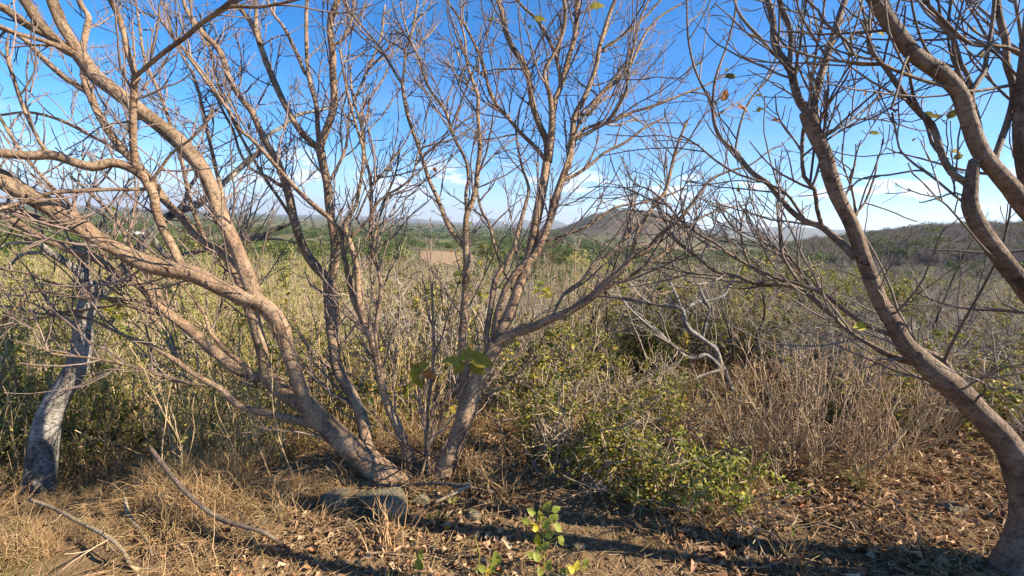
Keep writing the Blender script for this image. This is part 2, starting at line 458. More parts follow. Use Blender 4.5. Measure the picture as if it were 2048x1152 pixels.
def leaves(mb, pos, d, size, aspect=.5, fold=.25, droop=.3):
    """simple folded leaves: 4 faces each"""
    n = len(pos)
    if n == 0: return
    d = nrm(d)
    up = nrm(RNG.normal(size=(n, 3)) * .6 + np.array([0, 0, 1.0]))
    s = nrm(np.cross(d, up)); nn = np.cross(s, d)
    sz = (size if np.ndim(size) else np.full(n, size))[:, None]
    w = sz * aspect * .5
    a = pos; m = pos + d * sz * .5 - nn * sz * droop * .12; e = pos + d * sz - nn * sz * droop * .5
    l = pos + d * sz * .42 + s * w + nn * w * fold * 2 - nn * sz * droop * .1; r = pos + d * sz * .42 - s * w + nn * w * fold * 2 - nn * sz * droop * .1
    V = np.stack([a, l, e, r, m], 1)
    b = (np.arange(n) * 5)[:, None]
    mb.add(V, [b + np.array([[0, 4, 1]]), b + np.array([[1, 4, 2]]), b + np.array([[0, 3, 4]]), b + np.array([[3, 2, 4]])])
def big_leaf(mb, pos, d, nrm_hint, size, aspect=.6, fold=.18, droop=.35):
    d = nrm(np.asarray(d, float)); nh = np.asarray(nrm_hint, float)
    s = nrm(np.cross(d, nh)); nn = np.cross(s, d)
    xs = np.linspace(0, 1, 8)
    wd = np.sin(np.pi * xs ** .75) ** .8 * aspect * .5 * size
    wd[0] = wd[-1] = .004 * size
    V = []
    for i, x in enumerate(xs):
        c = pos + d * size * x - nn * size * droop * x * x * .5
        V += [c + s * wd[i] + nn * wd[i] * (fold * 2 + .15 * math.sin(i * 1.9)), c, c - s * wd[i] + nn * wd[i] * (fold * 2 - .15 * math.sin(i * 2.3))]
    q = []
    for i in range(7):
        for j in range(2):
            q.append([i * 3 + j, i * 3 + j + 1, i * 3 + 4 + j, i * 3 + 3 + j])
    mb.add(np.array(V), [np.array(q)])

def obj(name, me, parent=None, loc=None, kind=None):
    o = bpy.data.objects.new(name, me); COL.objects.link(o)
    if parent is not None: o.parent = parent
    if loc is not None: o.location = loc
    if kind: o['kind'] = kind
    return o
def thing(name, label, cat, loc=(0, 0, 0), rz=0, group=None, me=None, scale=None):
    o = bpy.data.objects.new(name, me); COL.objects.link(o)
    o.location = tuple(float(x) for x in loc); o.rotation_euler = (0, 0, rz)
    if scale is not None: o.scale = scale if isinstance(scale, tuple) else (scale,) * 3
    o['label'] = label; o['category'] = cat
    if group: o['group'] = group
    return o
def copy_thing(src, loc, rz, scale, label=None, tilt=(0, 0)):
    r = src.copy(); COL.objects.link(r)
    r.location = tuple(float(x) for x in loc); r.rotation_euler = (tilt[0], tilt[1], rz)
    r.scale = scale if isinstance(scale, tuple) else (scale,) * 3
    if label: r['label'] = label
    for ch in src.children:
        c = ch.copy(); COL.objects.link(c); c.parent = r
    return r

# ------------------------------------------------------------------ the ground
def build_ground():
    fw = np.radians(np.linspace(-64, 64, 430)); bk = np.radians(np.linspace(64, 296, 62)[1:-1])
    az = np.concatenate([fw, bk]); na = len(az)
    r = np.concatenate([np.linspace(.35, 12, 130), np.geomspace(12.15, 17000, 170)])
    A, Rr = np.meshgrid(az, r, indexing='xy')
    X = Rr * np.sin(A); Y = Rr * np.cos(A)
    Z = ground_z(X, Y)
    V = np.stack([X, Y, Z], -1).reshape(-1, 3)
    i = (np.arange(len(r) - 1) * na)[:, None]; j = np.arange(na)[None]; j2 = (j + 1) % na
    q = np.stack([i + j, i + na + j, i + na + j2, i + j2], -1).reshape(-1, 4)
    c = len(V); V = np.vstack([V, [[0, 0, float(ground_z(0, 0))]]])
    tri = np.stack([np.full(na, c), np.arange(na), (np.arange(na) + 1) % na], -1)
    # what grows or lies there (colour of the land itself)
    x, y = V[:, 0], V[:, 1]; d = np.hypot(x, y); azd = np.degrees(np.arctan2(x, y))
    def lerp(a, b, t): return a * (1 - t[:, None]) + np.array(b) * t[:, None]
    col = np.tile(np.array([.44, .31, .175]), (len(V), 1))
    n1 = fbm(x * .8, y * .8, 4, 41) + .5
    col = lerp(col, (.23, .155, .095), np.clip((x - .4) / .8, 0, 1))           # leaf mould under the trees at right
    col = lerp(col, (.27, .185, .11), np.clip(n1 * 1.6 - .5, 0, 1))
    s = y - np.interp(x, EX, EY)
    col = lerp(col, (.17, .125, .065), np.clip(s / 2, 0, 1))
    n2 = fbm(x / 60, y / 60, 4, 43) + .5
    mid = np.clip((d - 25) / 60, 0, 1)
    col = lerp(col, (.15, .14, .065), mid)
    col = lerp(col, (.10, .125, .045), mid * np.clip(n2 * 3 - 1.1, 0, 1))
    n3 = fbm(x / 260, y / 170, 4, 47) + .5
    far = np.clip((d - 250) / 300, 0, 1)
    col = lerp(col, (.075, .10, .04), far * np.clip(n3 * 4 - 1.6, 0, 1))
    col = lerp(col, (.26, .20, .115), far * np.clip((.36 - n3) * 9, 0, 1))
    # the ploughed field behind the stems and a cleared strip on the right
    def patch(a0, a1, d0, d1): return ((azd > a0) & (azd < a1) & (d > d0) & (d < d1)).astype(float)
    col = lerp(col, (.34, .235, .14), patch(-11.6, -5, 175, 290))
    col = lerp(col, (.24, .165, .12), patch(36.5, 42, 212, 243))
    hill = np.clip((V[:, 2] + 12) / 30, 0, 1) * (d > 250)
    col = lerp(col, (.135, .10, .07), np.clip((V[:, 2] + 20) / 16, 0, 1) * (d > 700) * (d < 3500))
    col = lerp(col, (.115, .09, .07), np.clip((V[:, 2] + 9) / 6, 0, 1) * (d > 210) * (azd > 29) * (d < 900) * .9)
    col = lerp(col, (.105, .10, .06), hill * (azd < 29) * (d < 3500) * np.clip(fbm(x / 60, y / 60, 4, 53) * 4 + .2, 0, 1) * .7)
    col = lerp(col, (.10, .11, .07), np.clip((d - 3500) / 800, 0, 1))
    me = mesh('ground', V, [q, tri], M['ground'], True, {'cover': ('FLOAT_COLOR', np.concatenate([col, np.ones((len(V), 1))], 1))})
    obj('ground', me, kind='structure')
build_ground()

# ------------------------------------------------------------------ the three traced trees
# each limb: (id, parent, change of depth over its length, "x,y,width ..." in pixels of the 2048 px photograph)
MAIN = [
 ('t', None, 0, '806,992,92 772,957,62 735,925,50 690,885,47 645,840,45 612,805,42'),
 ('A', 't', -.55, '612,812,36 598,765,29 583,725,28 573,690,30 563,655,30 540,625,36 515,605,38 480,592,36 430,570,34 375,545,36 300,530,37 250,507,35 200,480,34 150,445,38 110,420,38 60,393,38 0,357,40 -90,318,36 -190,270,30'),
 ('B', 'A', .15, '515,605,34 490,540,32 470,490,31 441,430,30 428,390,30 405,340,33 376,305,32 345,272,31 270,212,30 200,160,29 160,112,28'),
 ('B1', 'B', -.1, '160,112,22 146,86,22 125,52,22 112,20,22 104,0,21 90,-50,20'),
 ('B2', 'B', -.2, '160,112,22 122,91,22 96,65,21 73,39,20 60,16,20 48,0,19 10,-60,16'),
 ('B3', 'B2', -.2, '96,70,17 73,60,17 47,44,17 16,21,17 -10,8,16 -70,-30,13'),
 ('B4', 'B', -.3, '156,112,10 125,96,10 86,81,10 39,68,9 0,52,9 -50,30,7'),
 ('C', 'A', -.35, '362,530,17 345,495,17 325,455,17 312,420,17 308,395,18 295,365,20 280,347,21 255,333,20 225,325,20 185,333,20 150,325,19 105,310,21 60,311,19 0,306,20 -80,300,18'),
 ('V', 'C', -.15, '275,345,15 268,310,15 266,270,14 266,234,14 268,182,14 271,152,15'),
 ('V1', 'V', -.1, '271,152,13 263,125,12 255,104,12 247,65,12 232,21,12 221,0,11 205,-40,9'),
 ('V2', 'V', -.25, '271,152,11 279,146,10 307,122,10 333,101,10 370,75,10 400,49,10 440,20,9 470,-5,8'),
 ('V2b', 'V2', -.1, '448,14,8 480,13,7 520,14,7 560,7,6 590,0,6 640,-15,4'),
 ('D', 't', .25, '625,820,38 598,805,36 570,785,35 545,765,33 530,742,30'),
 ('D1', 'D', .35, '530,742,26 525,700,25 515,670,24 505,630,23 490,600,20 480,566,19 462,527,19 436,501,19 402,480,18 365,436,17 325,397,17 300,365,15 273,330,15 250,306,15 229,280,16 198,229,15 180,187,15 167,150,14'),
 ('D1a', 'D1', .1, '167,150,12 166,120,12 167,91,12 173,60,12 177,34,11 165,14,10 152,-12,9'),
 ('D1b', 'D1', 0, '180,187,12 156,172,12 125,151,12 99,128,12 78,109,11 52,81,11 26,65,10 -20,50,8'),
 ('D2', 'D', -.1, '530,745,24 511,756,24 496,748,23 467,733,23 441,712,22 415,691,22 384,662,22 355,641,20 333,624,20 307,601,18 281,572,18 250,554,17 221,536,16 188,517,15 130,496,15 86,478,14 47,454,14 8,434,13 -60,410,11'),
 ('D3', 'D2', .1, '506,748,10 480,722,10 454,704,9 436,683,9 420,665,8 412,636,6 402,618,6 376,584,5 350,560,4 318,540,3'),
 ('D4', 'D2', .3, '330,622,10 318,590,12 300,560,11 284,535,10 268,505,9 250,470,8 225,430,7 190,395,6 150,360,5'),
 ('E1', 'D2', -.15, '320,612,9 292,603,8 234,598,8 156,595,8 104,585,7 65,582,7 39,606,6 0,645,5'),
 ('E2', 'D2', -.1, '340,632,9 300,624,9 260,611,8 220,600,7 182,585,7 156,577,7 91,561,7 52,546,6 0,538,5'),
 ('E3', 'D2', .2, '250,606,6 200,615,6 150,622,7 85,628,7 30,615,6 -20,610,5'),
 ('Fl', 't', -.1, '640,855,20 610,843,19 579,837,18 532,826,16 496,818,14 467,803,13 449,782,12 428,771,12 402,756,11 376,740,10 350,720,10 325,705,9 299,689,8 260,676,7 221,658,6 182,640,6 130,630,5 60,640,3'),
 ('Fm', 'Fl', -.2, '431,772,7 402,770,8 365,764,7 325,752,7 286,739,6 247,728,6 208,720,6 156,713,5 104,707,4 78,687,3'),
 ('S2', 't', .45, '765,945,34 748,915,30 735,890,28 722,830,26 696,774,25 673,733,25 668,696,25 662,644,25 660,592,26 657,562,27'),
 ('S2a', 'S2', .3, '657,562,21 649,550,20 636,538,20 613,506,19 597,467,18 587,436,18 579,397,17 571,366,16 553,319,15 537,293,14 517,253,13 504,224,13 480,193,12 459,156,12 446,117,12 433,94,11 402,62,10 376,26,9 366,0,8 350,-40,6'),
 ('S2b', 'S2', .1, '660,565,21 665,553,20 670,514,19 668,475,19 662,436,18 657,405,18 655,371,18 647,332,18 640,298,20'),
 ('S2b1', 'S2b', .25, '640,298,15 626,288,15 600,260,14 579,226,13 556,180,14 537,135,13 519,86,12 511,57,11 490,29,10 472,5,9 450,-35,7'),
 ('S2b2', 'S2b', -.05, '640,298,16 646,278,16 662,234,16 669,200,16 666,156,15 665,104,15 660,52,14 667,21,13 676,0,13 690,-50,10'),
 ('S2b3', 'S2b', .3, '640,296,11 636,260,11 632,208,10 621,169,10 615,130,9 613,78,9 613,13,8 618,-30,6'),
 ('S2b4', 'S2b3', .1, '617,150,8 610,146,8 590,99,8 569,57,7 548,29,6 530,-10,5'),
 ('S2c', 'S2a', .2, '568,374,9 552,366,8 537,355,8 515,345,7 496,332,7 478,300,6 466,260,6 440,210,5 415,150,4'),
 ('S2d', 'S2a', .1, '519,88,8 512,60,9 512,20,8 505,-30,6'),
 ('S2e', 'S2b2', -.05, '664,90,8 685,80,6 700,50,6 706,20,5 712,-10,5'),
 ('S3', None, 2.98, '840,975,24 826,945,22 816,904,21 800,865,20 786,834,18 768,787,17 757,735,16 747,691,16 731,652,15'),
 ('S3a', 'S3', .2, '731,652,11 710,608,11 700,574,11 694,540,11 686,504,10 683,467,10 670,449,10 657,434,10 610,395,10 571,353,9 537,314,9 506,281,8 475,253,8 454,216,8 418,169,7 389,130,7 371,104,6 350,78,5 320,40,4'),
 ('S3b', 'S3', .05, '731,652,13 718,600,13 714,540,13 707,509,12 696,475,12 689,455,11 700,430,8 712,410,8 722,358,7 727,306,7 715,260,6 700,205,6 689,156,5 680,100,4'),
 ('S3c', 'S3', .35, '750,690,10 752,660,10 757,618,10 762,579,9 757,540,9 745,505,9 741,450,9 743,420,8 741,358,7 728,306,7 722,250,6 705,190,5 700,130,4'),
 ('S3d', 'S3c', .2, '755,622,6 748,590,6 744,566,6 741,540,6 743,500,5 756,450,5 770,400,5 790,350,4 800,300,3'),
 ('S3e', 'S3b', -.1, '695,480,5 730,447,5 760,400,5 800,375,5 825,352,5 834,315,5 838,300,4 860,290,4 900,280,4 930,265,3'),
 ('S3f', 'S3b', 0, '712,440,5 740,380,5 770,340,5 800,300,4 835,240,3'),
 ('S4', None, 2.95, '868,992,90 884,955,54 900,915,45 918,868,41 934,826,38 950,774,35 975,722,33 992,690,32'),
 ('S4a', 'S4', .25, '990,692,26 1005,657,25 1023,618,24 1036,579,23 1049,540,22 1062,494,22 1072,442,22 1080,403,22 1088,359,21 1093,328,22'),
 ('S4a1', 'S4a', .2, '1093,330,15 1094,286,15 1081,255,15 1068,221,14 1061,185,14 1057,156,14 1046,125,14 1023,91,13 1010,57,13 1005,26,12 997,0,11 985,-45,8'),
 ('S4a2', 'S4a', -.1, '1094,330,14 1102,265,13 1103,221,12 1099,187,11 1089,156,9 1092,133,8 1110,104,8 1126,65,8 1131,26,8 1128,0,7 1122,-40,5'),
 ('S4a3', 'S4a', .1, '1098,325,13 1105,260,13 1107,208,13 1120,177,13 1133,130,12 1149,73,11 1154,26,10 1156,0,10 1160,-50,8'),
 ('S4a5', 'S4a3', .1, '1120,180,8 1119,146,8 1107,99,8 1089,65,8 1071,36,7 1050,18,6 1025,-10,5'),
 ('S4a4', 'S4a', .25, '1091,322,10 1075,299,9 1039,263,9 1013,232,8 992,208,8 979,180,8 971,148,7 966,128,7 950,91,6 929,49,6 908,21,5 893,0,5 880,-30,4'),
 ('S4a6', 'S4a4', .1, '968,151,4 950,138,4 934,120,4 920,90,4 913,73,4 898,29,3'),
 ('S4b', 'S4', .4, '985,700,18 990,650,16 999,613,15 1018,566,15 1042,535,16 1066,514,16 1084,480,16 1097,447,16 1110,397,16 1126,353,15 1139,319,15 1144,276,13 1149,234,12 1165,203,12 1180,169,11 1193,130,10 1198,99,10 1209,60,9 1222,21,9 1232,-5,8 1245,-50,6'),
 ('S4b2', 'S4b', .1, '1143,284,7 1167,260,7 1191,250,7 1227,242,7 1258,226,6 1284,219,6 1323,206,6 1362,190,5 1409,172,4 1450,150,3'),
 ('S4b3', 'S4b', -.1, '1143,284,7 1180,263,7 1217,242,7 1237,213,7 1253,177,6 1258,135,6 1274,68,5 1282,34,5 1300,-5,4'),
 ('S4b4', 'S4b', .2, '1155,230,8 1180,225,7 1204,187,7 1232,161,7 1256,138,7 1271,109,7 1292,65,6 1323,31,5 1362,8,4'),
 ('S4b5', 'S4b', 0, '1205,105,6 1215,90,6 1232,81,6 1263,57,6 1284,39,5 1310,13,5 1335,-15,4'),
 ('S4b6', 'S4b', .1, '1120,365,8 1150,350,7 1180,330,7 1210,305,6 1250,285,6 1290,255,5 1330,235,4'),
 ('S4b7', 'S4b', -.1, '1112,390,6 1140,300,5 1158,250,5 1190,200,5 1225,160,4 1260,120,4'),
 ('S4c', 'S4', .15, '922,855,26 926,810,20 932,748,17 924,709,16 925,670,16 929,605,16 933,540,15 932,481,14 933,432,12 945,403,11 953,369,11 956,330,10 960,297,10 956,234,8 956,193,8 947,167,7 934,125,6 929,73,5 915,30,4'),
 ('S4c1', 'S4c', .1, '931,500,10 920,485,10 903,463,10 890,437,10 877,401,9 859,362,9 846,320,9 835,288,8 825,260,8 815,229,8 808,193,8 805,167,8'),
 ('S4c2', 'S4c1', 0, '805,167,6 809,130,6 812,96,6 820,78,6 827,50,5 833,16,5 838,-20,4'),
 ('S4c3', 'S4c1', .15, '805,167,6 799,161,6 778,125,6 762,99,6 739,70,5 705,29,5 690,0,4'),
 ('S4c4', 'S4c', .1, '933,434,8 932,385,8 937,359,8 932,322,7 921,299,7 906,270,7 893,227,7 882,208,7 861,180,6 846,146,6 841,122,6 822,83,5 808,40,4 800,0,4'),
 ('S4c5', 'S4', .3, '975,700,13 973,665,13 981,618,13 989,566,12 1002,540,11 1023,507,10 1036,463,9 1049,416,8 1057,377,7 1044,333,6 1035,290,5 1030,240,4'),
 ('S4c6', 'S4c5', .15, '1004,540,8 999,520,8 986,481,8 979,450,7 963,421,7 956,390,6 950,355,5'),
 ('S4d', 'S4', -.15, '985,695,26 1000,682,24 1012,675,22 1039,662,21 1065,655,20 1100,638,19 1130,627,18 1156,612,17 1180,597,16 1210,567,15 1235,548,14 1258,520,13 1266,503,13'),
 ('S4d1', 'S4d', .2, '1266,503,10 1274,468,9 1284,447,9 1305,415,8 1331,382,7 1342,340,7 1357,285,6 1375,240,4'),
 ('S4d2', 'S4d', -.1, '1262,515,11 1280,508,11 1300,496,11 1316,473,10 1357,441,9 1389,400,7 1415,366,6 1450,345,5 1500,330,4 1540,300,3'),
 ('S4d3', 'S4d', .15, '1190,590,9 1214,577,9 1271,546,8 1310,520,8 1336,499,7 1357,478,6 1395,440,5 1440,420,4 1490,410,3'),
 ('S4d4', 'S4d', .1, '1100,640,5 1130,585,6 1160,565,6 1200,520,5 1240,490,5 1270,450,4'),
 ('S4d5', 'S4a', .1, '1064,490,6 1130,470,5 1180,450,5 1230,415,5 1290,405,4 1350,385,4'),
 ('C2', 'C', -.1, '98,309,8 80,285,7 65,255,7 44,208,7 30,165,7 16,120,6 14,85,5'),
 ('A2', 'C', -.25, '296,378,8 273,379,8 220,379,8 167,381,9 109,385,9 73,395,9 34,408,9 0,418,9 -50,430,7'),
 ('A4', 'C', -.1, '292,372,7 312,350,7 344,306,6 375,283,6 400,262,5 425,230,4'),
 ('A3', 'A', .1, '190,474,16 151,460,16 104,447,15 60,432,15 20,415,14 -40,405,12'),
 ('X1', 'D2', .5, '221,536,10 190,480,9 140,410,8 90,360,7 40,300,7 0,235,6 -30,190,5'),
 ('X2', 'D1', .4, '345,415,9 290,340,8 235,300,8 180,270,7 120,240,7 60,225,6 0,230,5'),
 ('X3', 'D1', .5, '410,482,9 380,400,9 365,330,8 345,260,7 320,190,7 290,120,6 280,60,5 270,-10,4'),
 ('X4', 'D', .7, '528,742,11 500,640,10 470,520,9 452,420,8 430,330,8 412,250,7 390,160,6 350,80,5 330,10,4'),
 ('X5', 'D2', .6, '281,572,9 230,500,8 170,440,8 110,400,7 50,380,6 -20,372,5'),
 ('X6', 'S2a', .35, '590,445,8 560,400,7 520,340,7 470,250,6 440,180,6 420,100,5 400,30,4'),
 ('X7', 'S2b', .4, '655,371,7 690,300,6 700,230,6 730,150,5 760,80,5 770,10,4'),
 ('K1', None, 2.9, '857,975,6 858,940,6 856,904,6 852,860,5 850,800,4 858,760,3'),
 ('K2', None, 3.05, '850,970,8 852,900,8 854,834,8 859,790,8 867,722,7 867,670,7 864,600,5 860,540,4'),
 ('K3', None, 2.88, '835,972,7 848,930,6 862,880,5 890,800,4 905,760,3'),
]
RIGHT = [
 ('t', None, 2.15, '1985,1260,170 2030,1160,104 2056,1080,86 2062,1010,76 2046,940,70 2008,880,58 1956,822,52 1900,770,50 1850,727,46 1812,690,38 1790,650,33 1762,605,31 1745,565,30 1726,514,30 1713,473,31 1697,436,30 1674,392,30 1658,345,31 1651,311,30 1632,272,30 1619,240,32 1615,224,32'),
 ('a', 't', .1, '1616,226,18 1600,205,18 1590,177,17 1580,138,17 1561,112,16 1548,86,15 1546,39,14 1535,0,13 1520,-50,11'),
 ('a2', 'a', -.05, '1578,132,12 1582,91,12 1580,57,12 1567,26,12 1559,0,11 1550,-45,9'),
 ('b', 't', .1, '1616,226,18 1629,205,17 1640,156,17 1653,117,16 1666,73,15 1679,34,15 1690,0,14 1706,-50,12'),
 ('a3', 'a', .2, '1566,120,7 1545,106,7 1520,75,7 1495,50,6 1475,20,6 1465,-15,5'),
 ('l', 't', .5, '1712,515,18 1697,501,17 1660,467,15 1640,452,14 1608,441,13 1582,421,12 1556,392,12 1535,366,11 1504,345,11 1486,324,11 1468,300,10 1444,281,9 1429,247,8 1425,206,8'),
 ('l1', 'l', .1, '1425,206,6 1431,156,6 1452,96,5 1468,39,5 1472,5,4 1478,-30,3'),
 ('l2', 'l', .15, '1425,206,6 1420,200,6 1399,161,5 1386,125,5 1376,73,5 1374,13,4 1372,-25,3'),
 ('l3', 'l', -.1, '1645,455,10 1634,418,9 1629,379,9 1608,353,9 1604,306,8 1606,266,8 1618,210,7 1626,150,6 1634,90,5 1646,30,5 1652,-20,4'),
 ('l4', 'l', .2, '1610,441,7 1590,410,6 1570,385,6 1530,365,5 1480,350,5 1430,320,5 1395,290,4 1360,270,4'),
 ('l5', 'l', .1, '1470,303,5 1480,250,5 1500,200,5 1535,160,4 1560,120,3'),
 ('g', 't', .55, '1905,772,22 1880,745,20 1851,730,19 1817,722,17 1778,709,14 1739,688,11 1700,665,9 1669,636,9 1640,611,9 1614,588,9 1596,577,10 1562,569,10 1510,567,9 1479,554,9 1432,543,8 1401,520,7 1370,495,6 1345,470,5 1330,440,4'),
 ('h', 't', .45, '2050,915,22 1992,845,20 1942,792,19 1908,755,18 1882,718,16 1846,701,13 1815,688,12 1778,668,11 1742,655,10 1713,639,9 1679,613,9 1648,589,9 1596,567,8 1549,554,8 1497,530,7 1465,512,7 1426,483,7 1400,470,6 1360,440,5 1335,410,5 1300,380,4 1265,368,3'),
 ('h1', 'h', .2, '1600,568,6 1575,530,6 1562,500,5 1558,450,5 1554,410,4 1560,360,3'),
 ('h2', 'h', .2, '1500,532,6 1485,490,6 1482,450,5 1490,420,4 1500,390,3'),
 ('h3', 'g', .2, '1640,611,6 1600,540,5 1570,500,5 1560,450,4 1556,420,3'),
 ('h4', 'g', .1, '1480,555,6 1420,550,5 1370,545,5 1330,535,4 1290,540,3'),
 ('m', 't', 0, '1672,390,6 1690,395,5 1705,350,5 1712,310,4 1722,280,3'),
 ('m2', 't', .1, '1720,490,7 1712,440,6 1708,400,5 1700,355,5 1710,330,4 1712,300,3'),
 ('m3', 't', .1, '1700,440,5 1730,405,5 1745,365,5 1750,350,4 1755,320,3'),
 ('n1', 't', -.1, '1628,262,6 1645,230,6 1670,190,5 1690,160,5 1700,140,3'),
 ('n2', 't', .1, '1632,272,6 1660,262,6 1690,250,5 1725,222,5 1760,195,4 1790,180,3'),
 ('n3', 't', .05, '1640,290,5 1680,262,5 1720,240,4 1750,228,3'),
]
RIGHT2 = [
 ('t', None, 2.05, '2325,1290,150 2305,1150,120 2265,980,80 2215,830,52 2150,715,46 2095,635,40 2060,590,38 2039,562,36 2013,530,35 1981,488,33 1955,447,31 1940,410,30 1942,379,27 1945,345,24 1949,320,20'),
 ('u', None, 1.36, '2860,1560,96 2800,1100,84 2720,800,74 2620,500,64 2500,150,54 2420,-200,44'),
 ('b', 't', -.22, '2225,850,44 2200,700,42 2160,580,40 2110,490,38 2048,412,36 2026,379,35 1994,342,34 1960,301,33 1942,255,32 1929,216,32 1916,182,31 1882,146,31 1856,128,30 1825,104,30 1799,70,30 1770,31,30 1752,0,29 1720,-50,27 1690,-110,22'),
 ('f', 't', .2, '1946,380,17 1929,363,16 1903,345,15 1885,314,15 1877,288,14 1864,250,14 1841,227,13 1817,200,12 1802,180,11 1778,146,10 1760,122,9 1739,100,8 1738,60,6 1740,20,5'),
 ('c', 'b', .1, '1935,225,11 1945,180,11 1966,148,10 1971,130,10 1976,96,10 1984,52,9 1989,0,9 1994,-40,7'),
 ('d', 'b', .15, '1985,330,16 2000,286,15 2026,208,15 2026,167,14 2013,125,14 2013,86,14 2000,39,13 1994,0,12 1985,-45,10'),
 ('e', 'd', -.2, '2110,180,8 2048,169,8 2013,172,8 1955,182,7 1921,180,8 1869,167,8 1817,151,8 1765,128,7 1747,104,6 1735,70,5 1720,40,4'),
 ('q', 'd', -.1, '2090,150,9 2049,112,9 2010,94,8 1960,91,8 1929,81,8 1895,49,8 1856,8,7 1830,-20,6'),
 ('g', 'b', .1, '1948,260,9 1942,169,9 1921,125,9 1908,78,9 1880,44,8 1850,0,7 1835,-30,6'),
 ('h', 'b', -.1, '1822,104,7 1812,120,7 1804,143,6 1795,180,6 1783,216,6 1785,218,5'),
 ('i', 'e', .1, '1762,127,6 1713,125,6 1648,118,6 1582,99,5 1556,73,5 1535,34,4 1525,0,3'),
 ('j', 'e', .1, '1750,118,6 1713,112,6 1692,81,6 1648,44,6 1637,21,5 1613,0,5 1590,-30,4'),
 ('k', 't', .15, '1940,412,5 1927,405,5 1890,375,5 1864,353,5 1830,329,5 1802,303,4 1795,280,4 1784,225,4'),
 ('k2', 'k', .1, '1850,343,4 1830,341,4 1778,350,4 1742,353,4 1715,362,4 1700,380,3'),
 ('k3', 't', .05, '1940,400,4 1910,385,4 1880,395,4 1845,405,3'),
 ('m', 't', -.12, '2150,720,32 2105,560,30 2070,430,28 2048,340,27 2040,260,26 2043,180,24 2052,100,22 2060,20,20 2070,-60,16'),
 ('o', 'm', .1, '2050,330,10 2034,250,9 2037,180,9 2046,120,8 2040,60,7 2030,0,7 2020,-40,5'),
 ('p', 'b', 0, '1900,165,6 1880,140,6 1850,95,6 1836,60,5 1826,20,5 1820,-20,4'),
 ('s', 'b', .2, '1972,316,8 1960,250,8 1950,210,7 1930,165,7 1905,120,6 1895,60,5 1900,10,5'),
]
DEAD = [
 ('t', None, 3.3, '66,1040,66 75,1005,58 80,970,54 86,904,50 95,850,46 112,801,42 143,754,40 161,718,38 166,676,36 167,645,34 177,598,32 180,567,32'),
 ('a', 't', -.2, '182,572,20 156,541,17 146,533,16 125,520,15 104,507,14 78,488,10 50,486,7 26,486,5 -20,500,4'),
 ('b', 't', .05, '178,580,18 168,550,17 167,527,16 154,496,13 150,485,8'),
 ('c', 't', .9, '177,600,26 208,580,26 234,554,25 250,536,24 286,488,20 326,441,18 365,420,17 400,406,16 441,371,12 462,353,12 496,322,11 519,303,11 537,271,9 566,253,8 590,232,8 636,221,6 660,216,4'),
 ('d', 'c', .1, '350,425,9 368,405,9 374,388,8 381,371,8 392,355,7 388,330,6 375,310,5 360,300,4'),
 ('e', 'c', .5, '300,470,12 335,515,10 366,509,9 428,496,9 480,480,8 517,473,8 550,460,6 577,449,6 610,440,4'),
 ('f', 'e', .1, '480,480,7 506,480,6 545,478,5 584,483,4 620,500,3'),
 ('h', 't', -.3, '170,690,7 150,650,8 118,630,8 100,610,7 85,580,5 82,560,4'),
 ('i', 'a', -.1, '104,509,7 85,507,8 60,505,8 35,515,6 20,535,4'),
]
WHITE = [
 ('t', None, 4.9, '1500,850,14 1490,817,13 1475,795,13 1458,767,13 1448,739,12 1443,733,12 1432,700,12 1418,688,11 1401,676,11 1375,655,11 1367,629,10 1362,616,9 1335,612,8 1302,608,7 1258,598,5 1225,592,4'),
 ('a', 't', -.2, '1450,745,10 1430,725,10 1411,710,9 1390,716,9 1372,713,8 1341,687,7 1315,666,7 1266,624,5 1245,600,4'),
 ('b', 't', .3, '1366,625,8 1390,605,8 1419,601,7 1448,590,7 1460,570,6 1469,559,5 1480,535,4'),
 ('c', 't', -.3, '1450,745,7 1437,741,6 1400,752,5 1359,766,5 1352,755,4'),
 ('d', 't', .1, '1490,815,5 1448,809,6 1420,797,6 1396,788,6 1341,788,5 1300,792,4'),
 ('e', 't', .1, '1405,678,7 1412,645,6 1418,620,6 1405,590,5 1398,570,4'),
 ('f', 't', .2, '1366,625,7 1352,590,6 1340,565,5 1322,540,4'),
]
